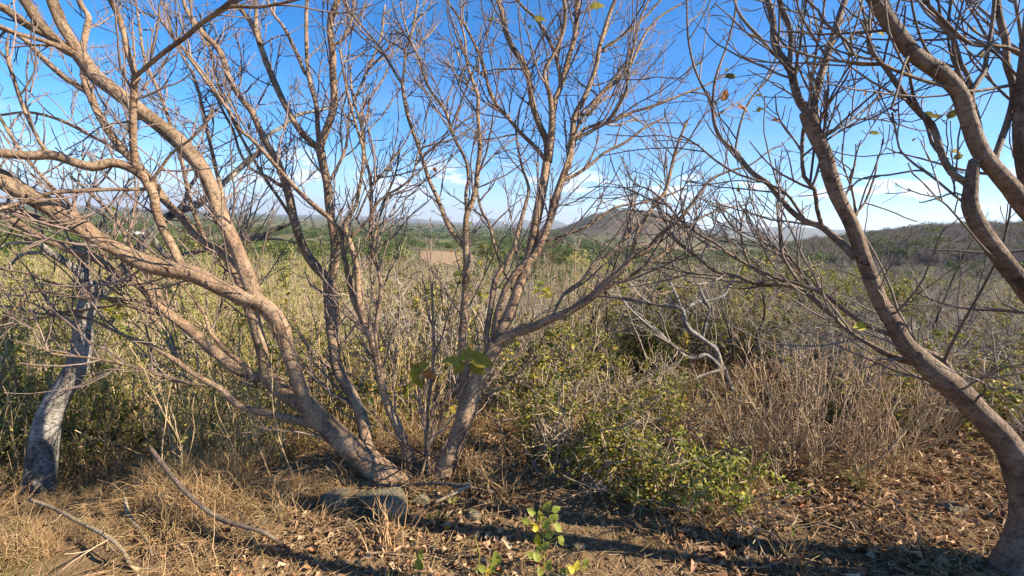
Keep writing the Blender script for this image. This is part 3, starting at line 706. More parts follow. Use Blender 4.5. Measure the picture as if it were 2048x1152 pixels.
def build_tree(name, label, cat, data, bark, twig, dens, first_depth, step=.03, sides=12, up=.55, gens=3, tw=1.0, guard=1.25, leaf=None):
    done = {}; limbs = []; root_pt = None
    for lid, par, dd, s in data:
        a = np.array([[float(v) for v in q.split(',')] for q in s.split()])
        seg = np.concatenate([[0], np.cumsum(np.hypot(*np.diff(a[:, :2], axis=0).T))]); seg /= seg[-1]
        if par is None:
            t0 = dd if dd else first_depth
            dep = np.full(len(a), t0)
            if len(done) == 0 and name == 'multi_stemmed_tree': dep = t0 + seg * -.05
            if name == 'edge_tree' and lid == 't': dep = t0 - .26 * seg ** .7
            start = None
        else:
            pa, pd, pq = done[par]
            i = int(np.argmin(np.hypot(pa[:, 0] - a[0, 0], pa[:, 1] - a[0, 1])))
            t0 = pd[i]
            dep = t0 + dd * seg ** 1.0
            start = i
        pts = np.array([at(x, y, t) for (x, y, w), t in zip(a, dep)])
        rad = a[:, 2] / 2 * dep / F * (.87 if name in ('leaning_tree', 'edge_tree') else .92)
        Q = catmull(np.column_stack([pts, rad]), step if rad.max() > .012 else step * 1.5)
        Q[:, 3] = np.maximum(Q[:, 3], .0022)
        # dense pixel samples for attaching children
        dpx = np.linspace(0, 1, 60)
        done[lid] = (np.column_stack([np.interp(dpx, seg, a[:, 0]), np.interp(dpx, seg, a[:, 1])]), np.interp(dpx, seg, dep), Q)
        limbs.append((lid, par, Q))
        if root_pt is None: root_pt = Q[0, :3].copy()
    root_pt[2] = float(ground_z(root_pt[0], root_pt[1]))
    root = thing(name, label, cat, root_pt)
    for lid, par, Q in limbs:
        rm = Q[:, 3].max()
        mb = MB()
        limb_tube(mb, Q, sides if rm > .03 else 9 if rm > .014 else 6, .10 if rm > .03 else .07)
        nm = 'trunk' if par is None and rm > .02 else 'limb' if rm > .02 else 'branch'
        o = obj(nm, mb.mesh(nm, M[bark], True, root_pt), root)
        P = resample(Q, 26)
        PP, RR = P[None, :, :3], P[None, :, 3]
        top = P[-1, 2]
        ul = up * RNG.uniform(.25, 1.45)
        tm = .35 if par is None else .2
        if rm < .02: tm = .1
        if lid[0] == 'u': continue
        dk = 1.0 if name == 'multi_stemmed_tree' and done[lid][0][:, 0].mean() < 430 else 1.0
        G1, r1 = grow(PP, RR, dens[0] * dk, (.28 * tw, 1.05 * tw), (.35, 1.05), ul, (.0062, .0030), 9, tm, .16, guard=guard, away=.15 if name == 'leaning_tree' else .6)
        if name == 'edge_tree' and len(G1):
            ok = np.array([px_of(*q)[0] < 2090 for q in G1[:, 4]]); G1, r1 = G1[ok], r1[ok]
        # the limb's own tip goes on as a shoot
        ext, re_ = grow(P[None, -4:, :3], P[None, -4:, 3], 3 / max(.02, np.linalg.norm(P[-1, :3] - P[-4, :3])), (.3 * tw, .7 * tw), (.05, .5), up, (.006, .003), 9, .7, .14, guard=guard) if P[-1, 3] < .012 else (G1[:0], r1[:0])
        if len(ext):
            G1 = np.concatenate([G1, ext]); r1 = np.concatenate([r1, re_])
        G2, r2 = grow(G1, r1, dens[1], (.10 * tw, .42 * tw), (.35, 1.05), ul * .9, (.0036, .0022), 7, .12, .21, guard=guard, away=.3)
        G3, r3 = grow(G2, r2, dens[2], (.04 * tw, .17 * tw), (.4, 1.0), up * .8, (.0024, .0018), 5, .15, .16, guard=guard)
        tb = MB()
        tubes(tb, G1, r1, 5); tubes(tb, G2, r2, 4); tubes(tb, G3, r3, 3)
        if tb.n:
            w = obj('twigs', tb.mesh('twigs', M[twig], True, root_pt), o, kind='stuff')
        if leaf and len(G3):
            k = RNG.random(len(G3)) < leaf[1]
            lb = MB()
            leaves(lb, G3[k, -1], G3[k, -1] - G3[k, -2] + RNG.normal(size=(k.sum(), 3)) * .02, RNG.uniform(.02, .055, k.sum()), .5)
            if lb.n: obj('leaves', lb.mesh('leaves', M[leaf[0]], True, root_pt), o, kind='stuff')
    return root, done
main_tree, main_l = build_tree('multi_stemmed_tree', 'large leafless tree with many tan stems fanning out from one base behind the flat stones', 'tree', MAIN, 'bark', 'twig', (8.5, 8.5, 7.0), 2.92, sides=16, leaf=('leaf_olive', .025))
right_tree, right_l = build_tree('leaning_tree', 'grey brown bare tree leaning left from the bottom right corner over the leaf litter', 'tree', RIGHT, 'bark_grey', 'twig_grey', (7, 7, 5.5), 2.15, sides=16, leaf=('leaf_olive', .03))
edge_tree, edge_l = build_tree('edge_tree', 'bare tree with thick pale limbs entering from the right edge of the view', 'tree', RIGHT2, 'bark_grey', 'twig_grey', (5, 5.5, 4.5), 2.05, sides=16, leaf=('leaf_olive', .05))
dead_tree, dead_l = build_tree('dead_tree', 'grey dead tree with soot black patches standing in dry grass at far left', 'tree', DEAD, 'bark_dead', 'twig_grey', (2.5, 3.5, 3), 3.3, sides=16)
white_tree, white_l = build_tree('fallen_tree', 'bleached crooked dead tree lying among the bushes right of centre', 'dead tree', WHITE, 'bark_white', 'twig_white', (6, 6, 5), 4.9, sides=10, up=.15, tw=1.3)

exec_later = []

# ------------------------------------------------------------------ single leaves hanging in the trees
def hang_leaf(tree, px, py, depth, size_px, ang, m, aspect=.6, name='leaf', label=None):
    p = at(px, py, depth); size = size_px * depth / F
    d = r_ * math.cos(ang) + u_ * math.sin(ang) + f_ * RNG.uniform(-.3, .3)
    mb = MB(); big_leaf(mb, p - d * size * .5, d, -f_ * .8 + u_ * RNG.uniform(.2, .7) + r_ * RNG.uniform(-.4, .4), size, aspect)
    st = np.stack([p - d * size * .5, p - d * size * .75 + u_ * size * .1, p - d * size * 1.1 + u_ * size * .45])[None]
    tubes(mb, st, np.array([[.0016, .0016, .002]]), 4)
    loc = np.array(tree.location)
    o = obj(name, mb.mesh(name, M[m], True, loc), tree)
    if label: o['label'] = label
for px, py, dp, sp, an, m in [
        (905, 722, 2.35, 40, 2.9, 'leaf_big'), (938, 710, 2.35, 42, .25, 'leaf_big'), (965, 722, 2.33, 50, -.3, 'leaf_big'),
        (955, 738, 2.36, 40, -.6, 'leaf_big'), (918, 737, 2.36, 34, -2.4, 'leaf_big'), (842, 734, 2.3, 36, .5, 'leaf_big'),
        (829, 752, 2.3, 36, -1.4, 'leaf_big'), (858, 750, 2.3, 30, -.5, 'rust'), (840, 768, 2.3, 26, -1.2, 'leaf_big'),
        (870, 340, 2.6, 12, -1, 'rust'), (1080, 38, 2.8, 26, .1, 'leaf_big'), (1195, 12, 2.9, 32, .3, 'leaf_big')]:
    hang_leaf(main_tree, px, py, dp, sp, an, m)
for px, py, dp, sp, an, m in [
        (1463, 153, 2.35, 28, .2, 'leaf_big'), (1450, 189, 2.3, 28, 1.1, 'rust'), (1487, 217, 2.35, 30, -.1, 'rust'), (1553, 241, 2.35, 20, .1, 'rust'),
        (1519, 219, 2.4, 14, .5, 'leaf_big'), (1751, 266, 2.3, 22, .1, 'leaf_big'), (1730, 186, 2.3, 12, 1.4, 'rust'),
        (1722, 652, 2.15, 32, .2, 'yellow'), (1506, 72, 2.5, 22, .1, 'leaf_big'), (1520, 190, 2.5, 16, .3, 'leaf_big')]:
    hang_leaf(right_tree, px, py, dp, sp, an, m)
for px, py, dp, sp, an, m in [
        (1706, 76, 2.0, 24, .8, 'leaf_big'), (1765, 66, 2.0, 24, .3, 'leaf_big'), (1735, 45, 2.0, 26, .9, 'leaf_big'), (1760, 97, 2.0, 22, .0, 'leaf_big'),
        (1703, 108, 2.0, 18, 1.0, 'leaf_big'), (1860, 228, 2.0, 20, .0, 'leaf_big'), (1874, 233, 2.0, 28, .15, 'leaf_big'), (1905, 227, 2.0, 26, 1.0, 'leaf_big'),
        (1915, 303, 2.0, 24, .2, 'leaf_big'), (1918, 313, 2.0, 20, .4, 'leaf_big'), (1975, 108, 2.0, 30, .3, 'leaf_big'), (1950, 60, 2.0, 18, -.3, 'leaf_big'),
        (1835, 45, 2.0, 20, .5, 'leaf_big'), (1925, 36, 2.0, 20, .1, 'leaf_big')]:
    hang_leaf(edge_tree, px, py, dp, sp, an, m)

def knot(tree, traced, px, py, size):
    """a dark healed scar standing a little proud of the bark"""
    best = None
    for a, dpt, Q in traced.values():
        i = int(np.argmin(np.hypot(a[:, 0] - px, a[:, 1] - py))); e = math.hypot(a[i, 0] - px, a[i, 1] - py)
        if best is None or e < best[0]: best = (e, dpt[i], Q)
    p0 = at(px, py, best[1]); j = int(np.argmin(np.linalg.norm(best[2][:, :3] - p0, axis=1)))
    c = best[2][j, :3] + nrm(CAM - best[2][j, :3]) * best[2][j, 3] * .93
    ax = nrm(CAM - c); e1 = nrm(np.cross(ax, [0, 0, 1.0])); e2 = np.cross(e1, ax); R = size * best[1] / F / 2
    th = np.arange(14) * 2 * math.pi / 14; ph = np.arange(7) * 2 * math.pi / 7
    rr = R * (1 + .2 * np.sin(th * 2 + 1))
    V = c + (e1[None, None] * np.cos(th)[:, None, None] * 1.3 + e2[None, None] * np.sin(th)[:, None, None]) * (rr[:, None] + np.cos(ph)[None] * R * .45)[..., None] + ax * (np.sin(ph) * R * .35)[None, :, None]
    i = (np.arange(14) * 7)[:, None]; i2 = ((np.arange(14) + 1) % 14 * 7)[:, None]; q = np.arange(7)[None]; q2 = (q + 1) % 7
    mb = MB(); mb.add(V, [np.stack([i + q, i2 + q, i2 + q2, i + q2], -1).reshape(-1, 4)], V.reshape(-1, 3))
    obj('knot', mb.mesh('knot', M['bark_stick'], True, np.array(tree.location)), tree)
for px, py, sz in ((575, 716, 13), (603, 822, 15), (405, 335, 10), (165, 463, 9), (660, 585, 8), (1010, 640, 8)): knot(main_tree, main_l, px, py, sz)
for px, py, sz in ((1750, 556, 10), (1738, 520, 8), (1668, 360, 9), (1830, 705, 14)): knot(right_tree, right_l, px, py, sz)

# ------------------------------------------------------------------ models of the thicket: each is stem(s) + twigs (+ leaves)
def plant_model(stems, height, lean, r0, bark, twig, dens, tl, leaf=None, up=.5, seed=0, spread=.15, wob=.05, gens=3, k=6, ang=(.4, 1.0), tr=1.0):
    """returns meshes {stem, twigs, leaves} of a plant about `height` tall standing at the origin"""
    P = []; R = []
    n = 16
    for i in range(stems):
        b = RNG.normal(size=3) * spread * (0 if stems == 1 else 1); b[2] = -.15
        h = height * RNG.uniform(.65, 1.0) if i else height
        d = nrm(np.array([RNG.normal() * lean, RNG.normal() * lean, 1.0]))
        pts = [b]; p = b
        for j in range(n - 1):
            d = nrm(d + RNG.normal(size=3) * wob + np.array([0, 0, .04]))
            p = p + d * (h + .15) / (n - 1); pts.append(p)
        P.append(pts); rr = r0 * RNG.uniform(.6, 1.0); R.append(np.linspace(rr, .004, n))
    P = np.array(P); R = np.array(R)
    sm = MB(); tubes(sm, P, R, k)
    G1, r1 = grow(P, R, dens[0], (.3 * tl, .9 * tl), ang, up, (r0 * .45, .0035 * tr), 8, .18, .16, guard=None)
    G2, r2 = grow(G1, r1, dens[1], (.12 * tl, .45 * tl), ang, up * .8, (.005 * tr, .003 * tr), 6, .1, .2, guard=None)
    tm = MB(); tubes(tm, G1, r1, 4); tubes(tm, G2, r2, 3)
    G3 = None
    if gens > 2:
        G3, r3 = grow(G2, r2, dens[2], (.06 * tl, .2 * tl), ang, up * .6, (.0032 * tr, .0024 * tr), 4, .15, .2, guard=None)
        tubes(tm, G3, r3, 3)
    out = {'stem': sm.mesh('stem', M[bark], True), 'twigs': tm.mesh('twigs', M[twig], True)}
    if leaf:
        m, per, size, asp = leaf
        src = np.concatenate([G2.reshape(-1, 3), G1[:, 3:].reshape(-1, 3)] + ([G3.reshape(-1, 3)] if G3 is not None else []))
        cnt = min(per, len(src) * 3)
        pos = src[RNG.integers(0, len(src), cnt)] + RNG.normal(size=(cnt, 3)) * .025
        d = RNG.normal(size=(cnt, 3)) * np.array([1, 1, .5])
        lm = MB(); leaves(lm, pos, d, RNG.uniform(.6, 1.3, cnt) * size, asp, .3, .5)
        out['leaves'] = lm.mesh('leaves', M[m], True)
    return out
MODELS = {}
def model(kind, n, **kw):
    MODELS[kind] = [plant_model(**kw) for _ in range(n)]
model('slender_sapling', 5, stems=2, height=3.0, lean=.08, r0=.022, bark='bark_sap', twig='twig_pale', dens=(7, 5, 4), tl=.55, up=.7)
model('leafy_sapling', 5, stems=6, height=3.0, lean=.10, r0=.013, bark='bark_sap', twig='twig_pale', dens=(5, 5, 3), tl=.55, leaf=('leaf_yg', 1800, .036, .6), up=.9)
model('bare_shrub', 5, stems=7, height=2.0, lean=.40, r0=.014, bark='twig_white', twig='twig_white', dens=(5, 5, 4), tl=.75, up=.2, wob=.10, ang=(.5, 1.2))
model('dry_shrub', 3, stems=22, height=1.0, lean=.38, r0=.006, bark='twig_brown', twig='twig_brown', dens=(9, 8, 4), tl=.36, up=.4, wob=.08)
model('dark_tree', 4, stems=1, height=4.0, lean=.08, r0=.05, bark='bark_dark', twig='twig_grey', dens=(6, 5, 4), tl=1.1, up=.45, wob=.07)
model('grey_tree', 5, stems=3, height=3.6, lean=.28, r0=.032, bark='bark_white', twig='twig_white', dens=(5, 5, 4.5), tl=1.15, up=.35, wob=.09, spread=.12)
model('leafy_bush', 5, stems=8, height=1.8, lean=.45, r0=.012, bark='twig_grey', twig='twig_grey', dens=(5, 4, 2), tl=.7, leaf=('leaf_olive', 1500, .06, .55), up=.3, wob=.09)
def far_crown(mat_leaf, n, w, h, size, trunk=True, bark='bark_dark'):
    c = []
    lob = [(RNG.normal(size=3) * np.array([w * .28, w * .28, h * .12]) + np.array([0, 0, h * .62]), RNG.uniform(.25, .42)) for _ in range(9)]
    for p, r in lob:
        v = nrm(RNG.normal(size=(n // 9, 3))) * RNG.uniform(.55, 1.0, (n // 9, 1)) * np.array([w * r, w * r, h * r * .8])
        c.append(p + v)
    pos = np.concatenate(c); pos = pos[pos[:, 2] > h * .12]
    lm = MB(); leaves(lm, pos, RNG.normal(size=pos.shape), RNG.uniform(.7, 1.4, len(pos)) * size, .8, .2, .2)
    sm = MB()
    n_ = 7; P = [np.stack([np.linspace(0, RNG.normal() * .3, n_), np.linspace(0, RNG.normal() * .3, n_), np.linspace(-.5, h * .6, n_)], 1)]
    R = [np.linspace(.03 * h, .008 * h, n_)]
    for p, r in lob[:5]:
        P.append(np.linspace(P[0][3], p, n_)); R.append(np.linspace(.012 * h, .004 * h, n_))
    tubes(sm, np.array(P), np.array(R), 5)
    return {'trunk': sm.mesh('trunk', M[bark], True), 'crown': lm.mesh('crown', M[mat_leaf])}
MODELS['green_tree'] = [far_crown('leaf_far', 520, 6.5, 6.0, .55) for _ in range(4)]
MODELS['dry_tree'] = [far_crown('leaf_fardry', 330, 5.5, 5.5, .40, bark='twig_far') for _ in range(2)]
def bare_far():
    P = plant_model(3, 6.0, .25, .09, 'twig_far', 'twig_far', (5.5, 3.6, 2.4), 2.4, up=.3, wob=.08, k=4, tr=11)
    return {'trunk': P['stem'], 'crown': P['twigs']}
MODELS['bare_tree'] = [bare_far() for _ in range(3)]

model('dry_stalk', 4, stems=3, height=1.5, lean=.22, r0=.0055, bark='twig_straw', twig='twig_straw', dens=(6, 5, 3), tl=.34, leaf=('leaf_yg', 80, .034, .6), up=.5, wob=.09, spread=.12, ang=(.3, .9))
PROTO = {}
def place(kind, i, loc, rz, scale, label, cat, group, tilt=(0, 0)):
    key = (kind, i % len(MODELS[kind]))
    if key not in PROTO:
        o = thing(kind, label, cat, loc, rz, group, scale=scale)
        o.rotation_euler = (tilt[0], tilt[1], rz)
        for pn, me in MODELS[kind][key[1]].items():
            obj(pn, me, o, kind='stuff' if pn in ('twigs', 'leaves') else None)
        PROTO[key] = o
        return o
    o = copy_thing(PROTO[key], loc, rz, scale, label, tilt)
    o['group'] = group
    return o

MODEL_H = {'slender_sapling': 3.0, 'leafy_sapling': 3.0, 'bare_shrub': 2.0, 'dry_shrub': 1.0, 'dark_tree': 4.0, 'leafy_bush': 1.8}
LAB = {
 'slender_sapling': ('thin leafless sapling with pale upright stems in the thicket below the ridge', 'sapling', 'leafless saplings in the thicket'),
 'leafy_sapling': ('slim sapling with small yellow green leaves in the sunny thicket on the left', 'sapling', 'leafy saplings in the thicket'),
 'bare_shrub': ('tangled leafless shrub with bleached twigs on the slope below the ridge', 'shrub', 'leafless shrubs on the slope'),
 'leafy_bush': ('loose olive green bush growing on the slope beyond the ridge', 'bush', 'olive bushes on the slope'),
}
KIND = {'slender_sapling': 'pale leafless sapling', 'leafy_sapling': 'leafy yellow green sapling', 'bare_shrub': 'bleached tangled shrub', 'leafy_bush': 'loose olive bush'}
def zone(px):
    for lim, w in ((90, 'left of the grey dead tree'), (200, 'just behind the grey dead tree'), (330, 'right of the grey dead tree'), (465, 'under the lowest left limbs'), (600, 'left of the main base'), (850, 'behind the slim middle trunks'),
                   (1060, 'behind the right hand trunk'), (1330, 'behind the central shrubs'), (1560, 'around the bleached tree'), (1800, 'behind the leaning trunk')):
        if px < lim: return w
    return 'right of the leaning trunk'
def hword(h): return 'low' if h < 1.1 else 'waist high' if h < 1.9 else 'tall'
def dword(d): return 'close below the ridge' if d < 7 else 'partway down' if d < 14 else 'far down the slope'
stuff_pts = {k: [] for k in LAB}
def scatter():
    n_ind = {'slender_sapling': 0, 'leafy_sapling': 0, 'bare_shrub': 0, 'leafy_bush': 0}
    lim = {k: 300 for k in LAB}
    cand = []
    # near belt, then further and further down the slope
    for d0, d1, m in ((4.2, 7, 130), (7, 12, 260), (12, 22, 420), (22, 45, 700), (45, 110, 900)):
        az = RNG.uniform(-56, 56, m); d = np.sqrt(RNG.uniform(d0 ** 2, d1 ** 2, m))
        for a, dd in zip(az, d): cand.append((dd, a))
    for a, dd in zip(RNG.uniform(17, 53, 420), np.sqrt(RNG.uniform(5 ** 2, 15 ** 2, 420))): cand.append((dd, a))
    cand.sort()
    for dd, a in cand:
        x = dd * math.sin(math.radians(a)); y = dd * math.cos(math.radians(a))
        s = y - np.interp(x, EX, EY)
        pxx = 1024 + F * math.tan(math.radians(a))
        if s < .75 and not (pxx > 1600 and dd > 4.9 and s > -4 and (dd > 5.8 or RNG.random() < .5)): continue
        z = float(ground_z(x, y))
        px = 1024 + F * math.tan(math.radians(a))
        u = RNG.random()
        if px < 640: kind = 'leafy_sapling' if u < (.66 if px < 260 else .56) else 'slender_sapling' if u < .92 else 'bare_shrub' if u < .98 else 'leafy_bush'
        elif px < 800: kind = 'leafy_sapling' if u < .33 else 'slender_sapling' if u < .70 else 'bare_shrub' if u < .92 else 'leafy_bush'
        elif px < 1250: kind = 'slender_sapling' if u < .42 else 'bare_shrub' if u < .80 else 'leafy_bush' if u < .94 else 'leafy_sapling'
        else: kind = 'bare_shrub' if u < .46 else 'leafy_bush' if u < .68 else 'slender_sapling' if u < .96 else 'leafy_sapling'
        if -40 < px < 280 and dd < 5.4: continue
        if 1230 < px < 1545 and dd < 6.8: continue
        if px < 700: lo, hi = 3.6, 15
        elif px < 1250: lo, hi = 2.4, 16
        else: lo, hi = 2.2, 15
        if px > 1600 and dd < 9: lo, hi = 5.5, 13
        if px > 1600 and s < 0 and kind == 'slender_sapling': kind = 'bare_shrub'
        el = math.radians(lo + (hi - lo) * RNG.random() ** (1.3 if dd < 20 else 2.2))
        if dd > 40: el = math.radians(RNG.uniform(lo - .6, lo + 2.5))
        h = (1.65 - dd * math.tan(el)) - z
        mh = {'slender_sapling': 4.6, 'leafy_sapling': 4.2, 'bare_shrub': 2.6, 'leafy_bush': 2.5}[kind]
        h = min(h, mh * RNG.uniform(.75, 1.0) * (1 if dd < 30 else 1.5))
        if h < .5: continue
        sc = h / MODEL_H[kind]
        sxy = max(sc, .7) * RNG.uniform(.85, 1.2)
        mi = int(RNG.integers(0, 5)); rz = RNG.uniform(0, 6.28)
        if n_ind[kind] < lim[kind]:
            lb, ct, gr = LAB[kind]
            lb = ' '.join((hword(h), KIND[kind], dword(dd), zone(px)))
            place(kind, mi, (x, y, z), rz, (sxy, sxy, sc), lb, ct, gr, (RNG.normal() * .05, RNG.normal() * .05))
            n_ind[kind] += 1
        else:
            stuff_pts[kind].append((x, y, z, rz, sxy, sc, mi))
scatter()

stalk_pts = []
def stalks():
    n = 0
    for d in np.sort(RNG.uniform(2.6, 6.5, 900)):
        px = RNG.uniform(-250, 860)
        x = d * (px - 1024) / F; y = d; s = y - float(np.interp(x, EX, EY))
        if s < .1 or (px > 560 and d < 3.4): continue
        if -60 < px < 300 and d < 4.5: continue
        if RNG.random() < .35 or (d < 3.6 and RNG.random() < .6): continue
        z = float(ground_z(x, y)); sc = RNG.uniform(.4, 1.0); rz = RNG.uniform(0, 6.28); mi = int(RNG.integers(0, 4))
        el = math.radians(RNG.uniform(9, 20)); sc = min(sc, max(.25, (1.65 - d * math.tan(el) - z) / 1.5))
        if n < 300:
            place('dry_stalk', mi, (x, y, z), rz, sc, ' '.join(('knee high' if sc < .45 else 'chest high' if sc > .75 else 'waist high', 'straw coloured dry stalks', zone(px), 'at the grass edge' if d < 4 else 'deeper in')), 'weed', 'dry stalks below the ridge',
                  (RNG.normal() * .12, RNG.normal() * .12)); n += 1
        else: stalk_pts.append((x, y, z, rz, sc, sc, mi))
def scatter_stuff(name, pts, kinds, part_order):
    """ONE object: a point cloud on which geometry nodes set out the plants nobody could count"""
    if not pts: return
    pts = np.array(pts, float)
    if name == 'dry_grass':                      # trodden low where the grey dead tree comes into view
        q = (pts[:, 0] / pts[:, 1] > -1.25) & (pts[:, 0] / pts[:, 1] < -.86) & (pts[:, 1] > 1.9) & (pts[:, 1] < 3.5); pts[q, 4:6] *= .5
    me = bpy.data.meshes.new(name)
    me.vertices.add(len(pts)); me.vertices.foreach_set('co', pts[:, :3].astype(np.float32).ravel())
    a = me.attributes.new('rot', 'FLOAT_VECTOR', 'POINT')
    rot = np.zeros((len(pts), 3), np.float32); rot[:, 2] = pts[:, 3]; rot[:, 0] = RNG.normal(size=len(pts)) * .06
    a.data.foreach_set('vector', rot.ravel())
    a = me.attributes.new('siz', 'FLOAT_VECTOR', 'POINT')
    a.data.foreach_set('vector', pts[:, [4, 4, 5]].astype(np.float32).ravel())
    a = me.attributes.new('pick', 'INT', 'POINT'); a.data.foreach_set('value', pts[:, 6].astype(np.int32))
    o = obj(name, me, kind='stuff')
    ng = bpy.data.node_groups.new(name, 'GeometryNodeTree')
    ng.interface.new_socket('Geometry', in_out='INPUT', socket_type='NodeSocketGeometry')
    ng.interface.new_socket('Geometry', in_out='OUTPUT', socket_type='NodeSocketGeometry')
    gi = ng.nodes.new('NodeGroupInput'); go = ng.nodes.new('NodeGroupOutput')
    def named(n, t):
        q = ng.nodes.new('GeometryNodeInputNamedAttribute'); q.data_type = t; q.inputs['Name'].default_value = n
        return [s for s in q.outputs if s.enabled and s.name == 'Attribute'][0]
    rot_, siz, pick = named('rot', 'FLOAT_VECTOR'), named('siz', 'FLOAT_VECTOR'), named('pick', 'INT')
    e2r = ng.nodes.new('FunctionNodeEulerToRotation'); ng.links.new(rot_, e2r.inputs[0])
    final = ng.nodes.new('GeometryNodeJoinGeometry')
    for pn in part_order:
        jn = ng.nodes.new('GeometryNodeJoinGeometry')
        for kd in kinds:
            for i in reversed(range(len(MODELS[kd]))):   # a join lists its last link first
                src = PROTO.get((kd, i))
                if src is None: continue
                ch = [c for c in src.children if c.name.split('.')[0] == pn]
                if not ch: continue
                oi = ng.nodes.new('GeometryNodeObjectInfo'); oi.transform_space = 'ORIGINAL'
                oi.inputs['Object'].default_value = ch[0]; oi.inputs['As Instance'].default_value = True
                ng.links.new(oi.outputs['Geometry'], jn.inputs[0])
        ip = ng.nodes.new('GeometryNodeInstanceOnPoints')
        ng.links.new(gi.outputs[0], ip.inputs['Points']); ng.links.new(jn.outputs[0], ip.inputs['Instance'])
        ip.inputs['Pick Instance'].default_value = True
        ng.links.new(pick, ip.inputs['Instance Index'])
        ng.links.new(e2r.outputs[0], ip.inputs['Rotation']); ng.links.new(siz, ip.inputs['Scale'])
        ng.links.new(ip.outputs[0], final.inputs[0])
    ng.links.new(final.outputs[0], go.inputs[0])
    md = o.modifiers.new('plants', 'NODES'); md.node_group = ng
    return o
stalks()
scatter_stuff('stalk_thicket', stalk_pts, ['dry_stalk'], ('stem', 'twigs', 'leaves'))
scatter_stuff('sapling_thicket', stuff_pts['slender_sapling'], ['slender_sapling'], ('stem', 'twigs'))
scatter_stuff('leafy_thicket', stuff_pts['leafy_sapling'], ['leafy_sapling'], ('stem', 'twigs', 'leaves'))
scatter_stuff('brushwood', stuff_pts['bare_shrub'], ['bare_shrub'], ('stem', 'twigs'))
scatter_stuff('bush_cover', stuff_pts['leafy_bush'], ['leafy_bush'], ('stem', 'twigs', 'leaves'))

# ------------------------------------------------------------------ dark stems that stand out of the thicket
for i, (px, pb, pt, d, w, lb) in enumerate([
        (1128, 745, 330, 5.6, 12, 'dark slim trunk rising from behind the green bush to the skyline'),
        (1217, 760, 500, 6.5, 9, 'thin blackish trunk behind the long limb right of the main tree'),
        (1292, 720, 480, 7.5, 9, 'short blackish trunk behind the upper twigs of the bleached dead tree'),
        (1530, 740, 480, 5.3, 16, 'thick blackish trunk right of the bleached dead tree'),
        (1502, 700, 500, 5.6, 11, 'leaning dark trunk just left of the thick blackish one'),
        (1912, 715, 430, 5.4, 15, 'dark forked tree behind the leaning tree at right'),
        (1960, 730, 450, 5.8, 13, 'dark spreading tree furthest right behind the leaning tree'),
        (247, 840, 640, 5.6, 9, 'dark straight stem just right of the grey dead tree'),
        (700, 800, 560, 5.5, 9, 'dark crooked stem between the second and third trunks of the main tree'),
        (866, 800, 560, 5.2, 7, 'thin black stem left of the hanging leaf cluster')]):
    top = at(px, pt, d); z0 = float(ground_z(top[0], top[1]))
    h = top[2] - z0
    sxy = w * d / F / .1 * 1.15
    place('dark_tree', i, (top[0], top[1], z0), RNG.uniform(0, 6), (min(sxy * 1.1, h / 4 * 1.15),) * 2 + (h / 4.0,), lb, 'tree', 'dark stems in the thicket')

for i in range(64):                                  # bare grey trees between the long limb and the leaning tree
    d = RNG.uniform(5.2, 14); px = RNG.uniform(1250, 1640) if i > 36 else RNG.uniform(1180, 2150) if i > 5 else RNG.uniform(820, 1150)
    if 1200 < px < 1550 and d < 7.5: d += 3
    x = d * (px - 1024) / F; y = d; z = float(ground_z(x, y))
    h = min(4.5, 1.65 - d * math.tan(math.radians(RNG.uniform(-.5, 5.5))) - z)
    if h < 1: continue
    place('grey_tree', i, (x, y, z), RNG.uniform(0, 6), h / 3.6, ' '.join((hword(h), 'bare grey crooked tree', dword(d), zone(px))), 'tree', 'bare grey trees on the right slope', (RNG.normal() * .08, RNG.normal() * .08))

for i in range(12):                                  # full bushes behind the leaning tree
    px = 1560 + i * 46 + RNG.uniform(-20, 20); d = RNG.uniform(7, 11.5)
    x = d * (px - 1024) / F; y = d; z = float(ground_z(x, y))
    h = 1.65 - d * math.tan(math.radians(RNG.uniform(3.0, 6.5))) - z
    if h < .8: continue
    place('leafy_bush', i, (x, y, z), RNG.uniform(0, 6), (max(h, 1.4) / 1.8 * 1.15,) * 2 + (h / 1.8,), ' '.join((hword(h), 'full olive green bush', dword(d), zone(px))), 'bush', 'full bushes behind the leaning tree')

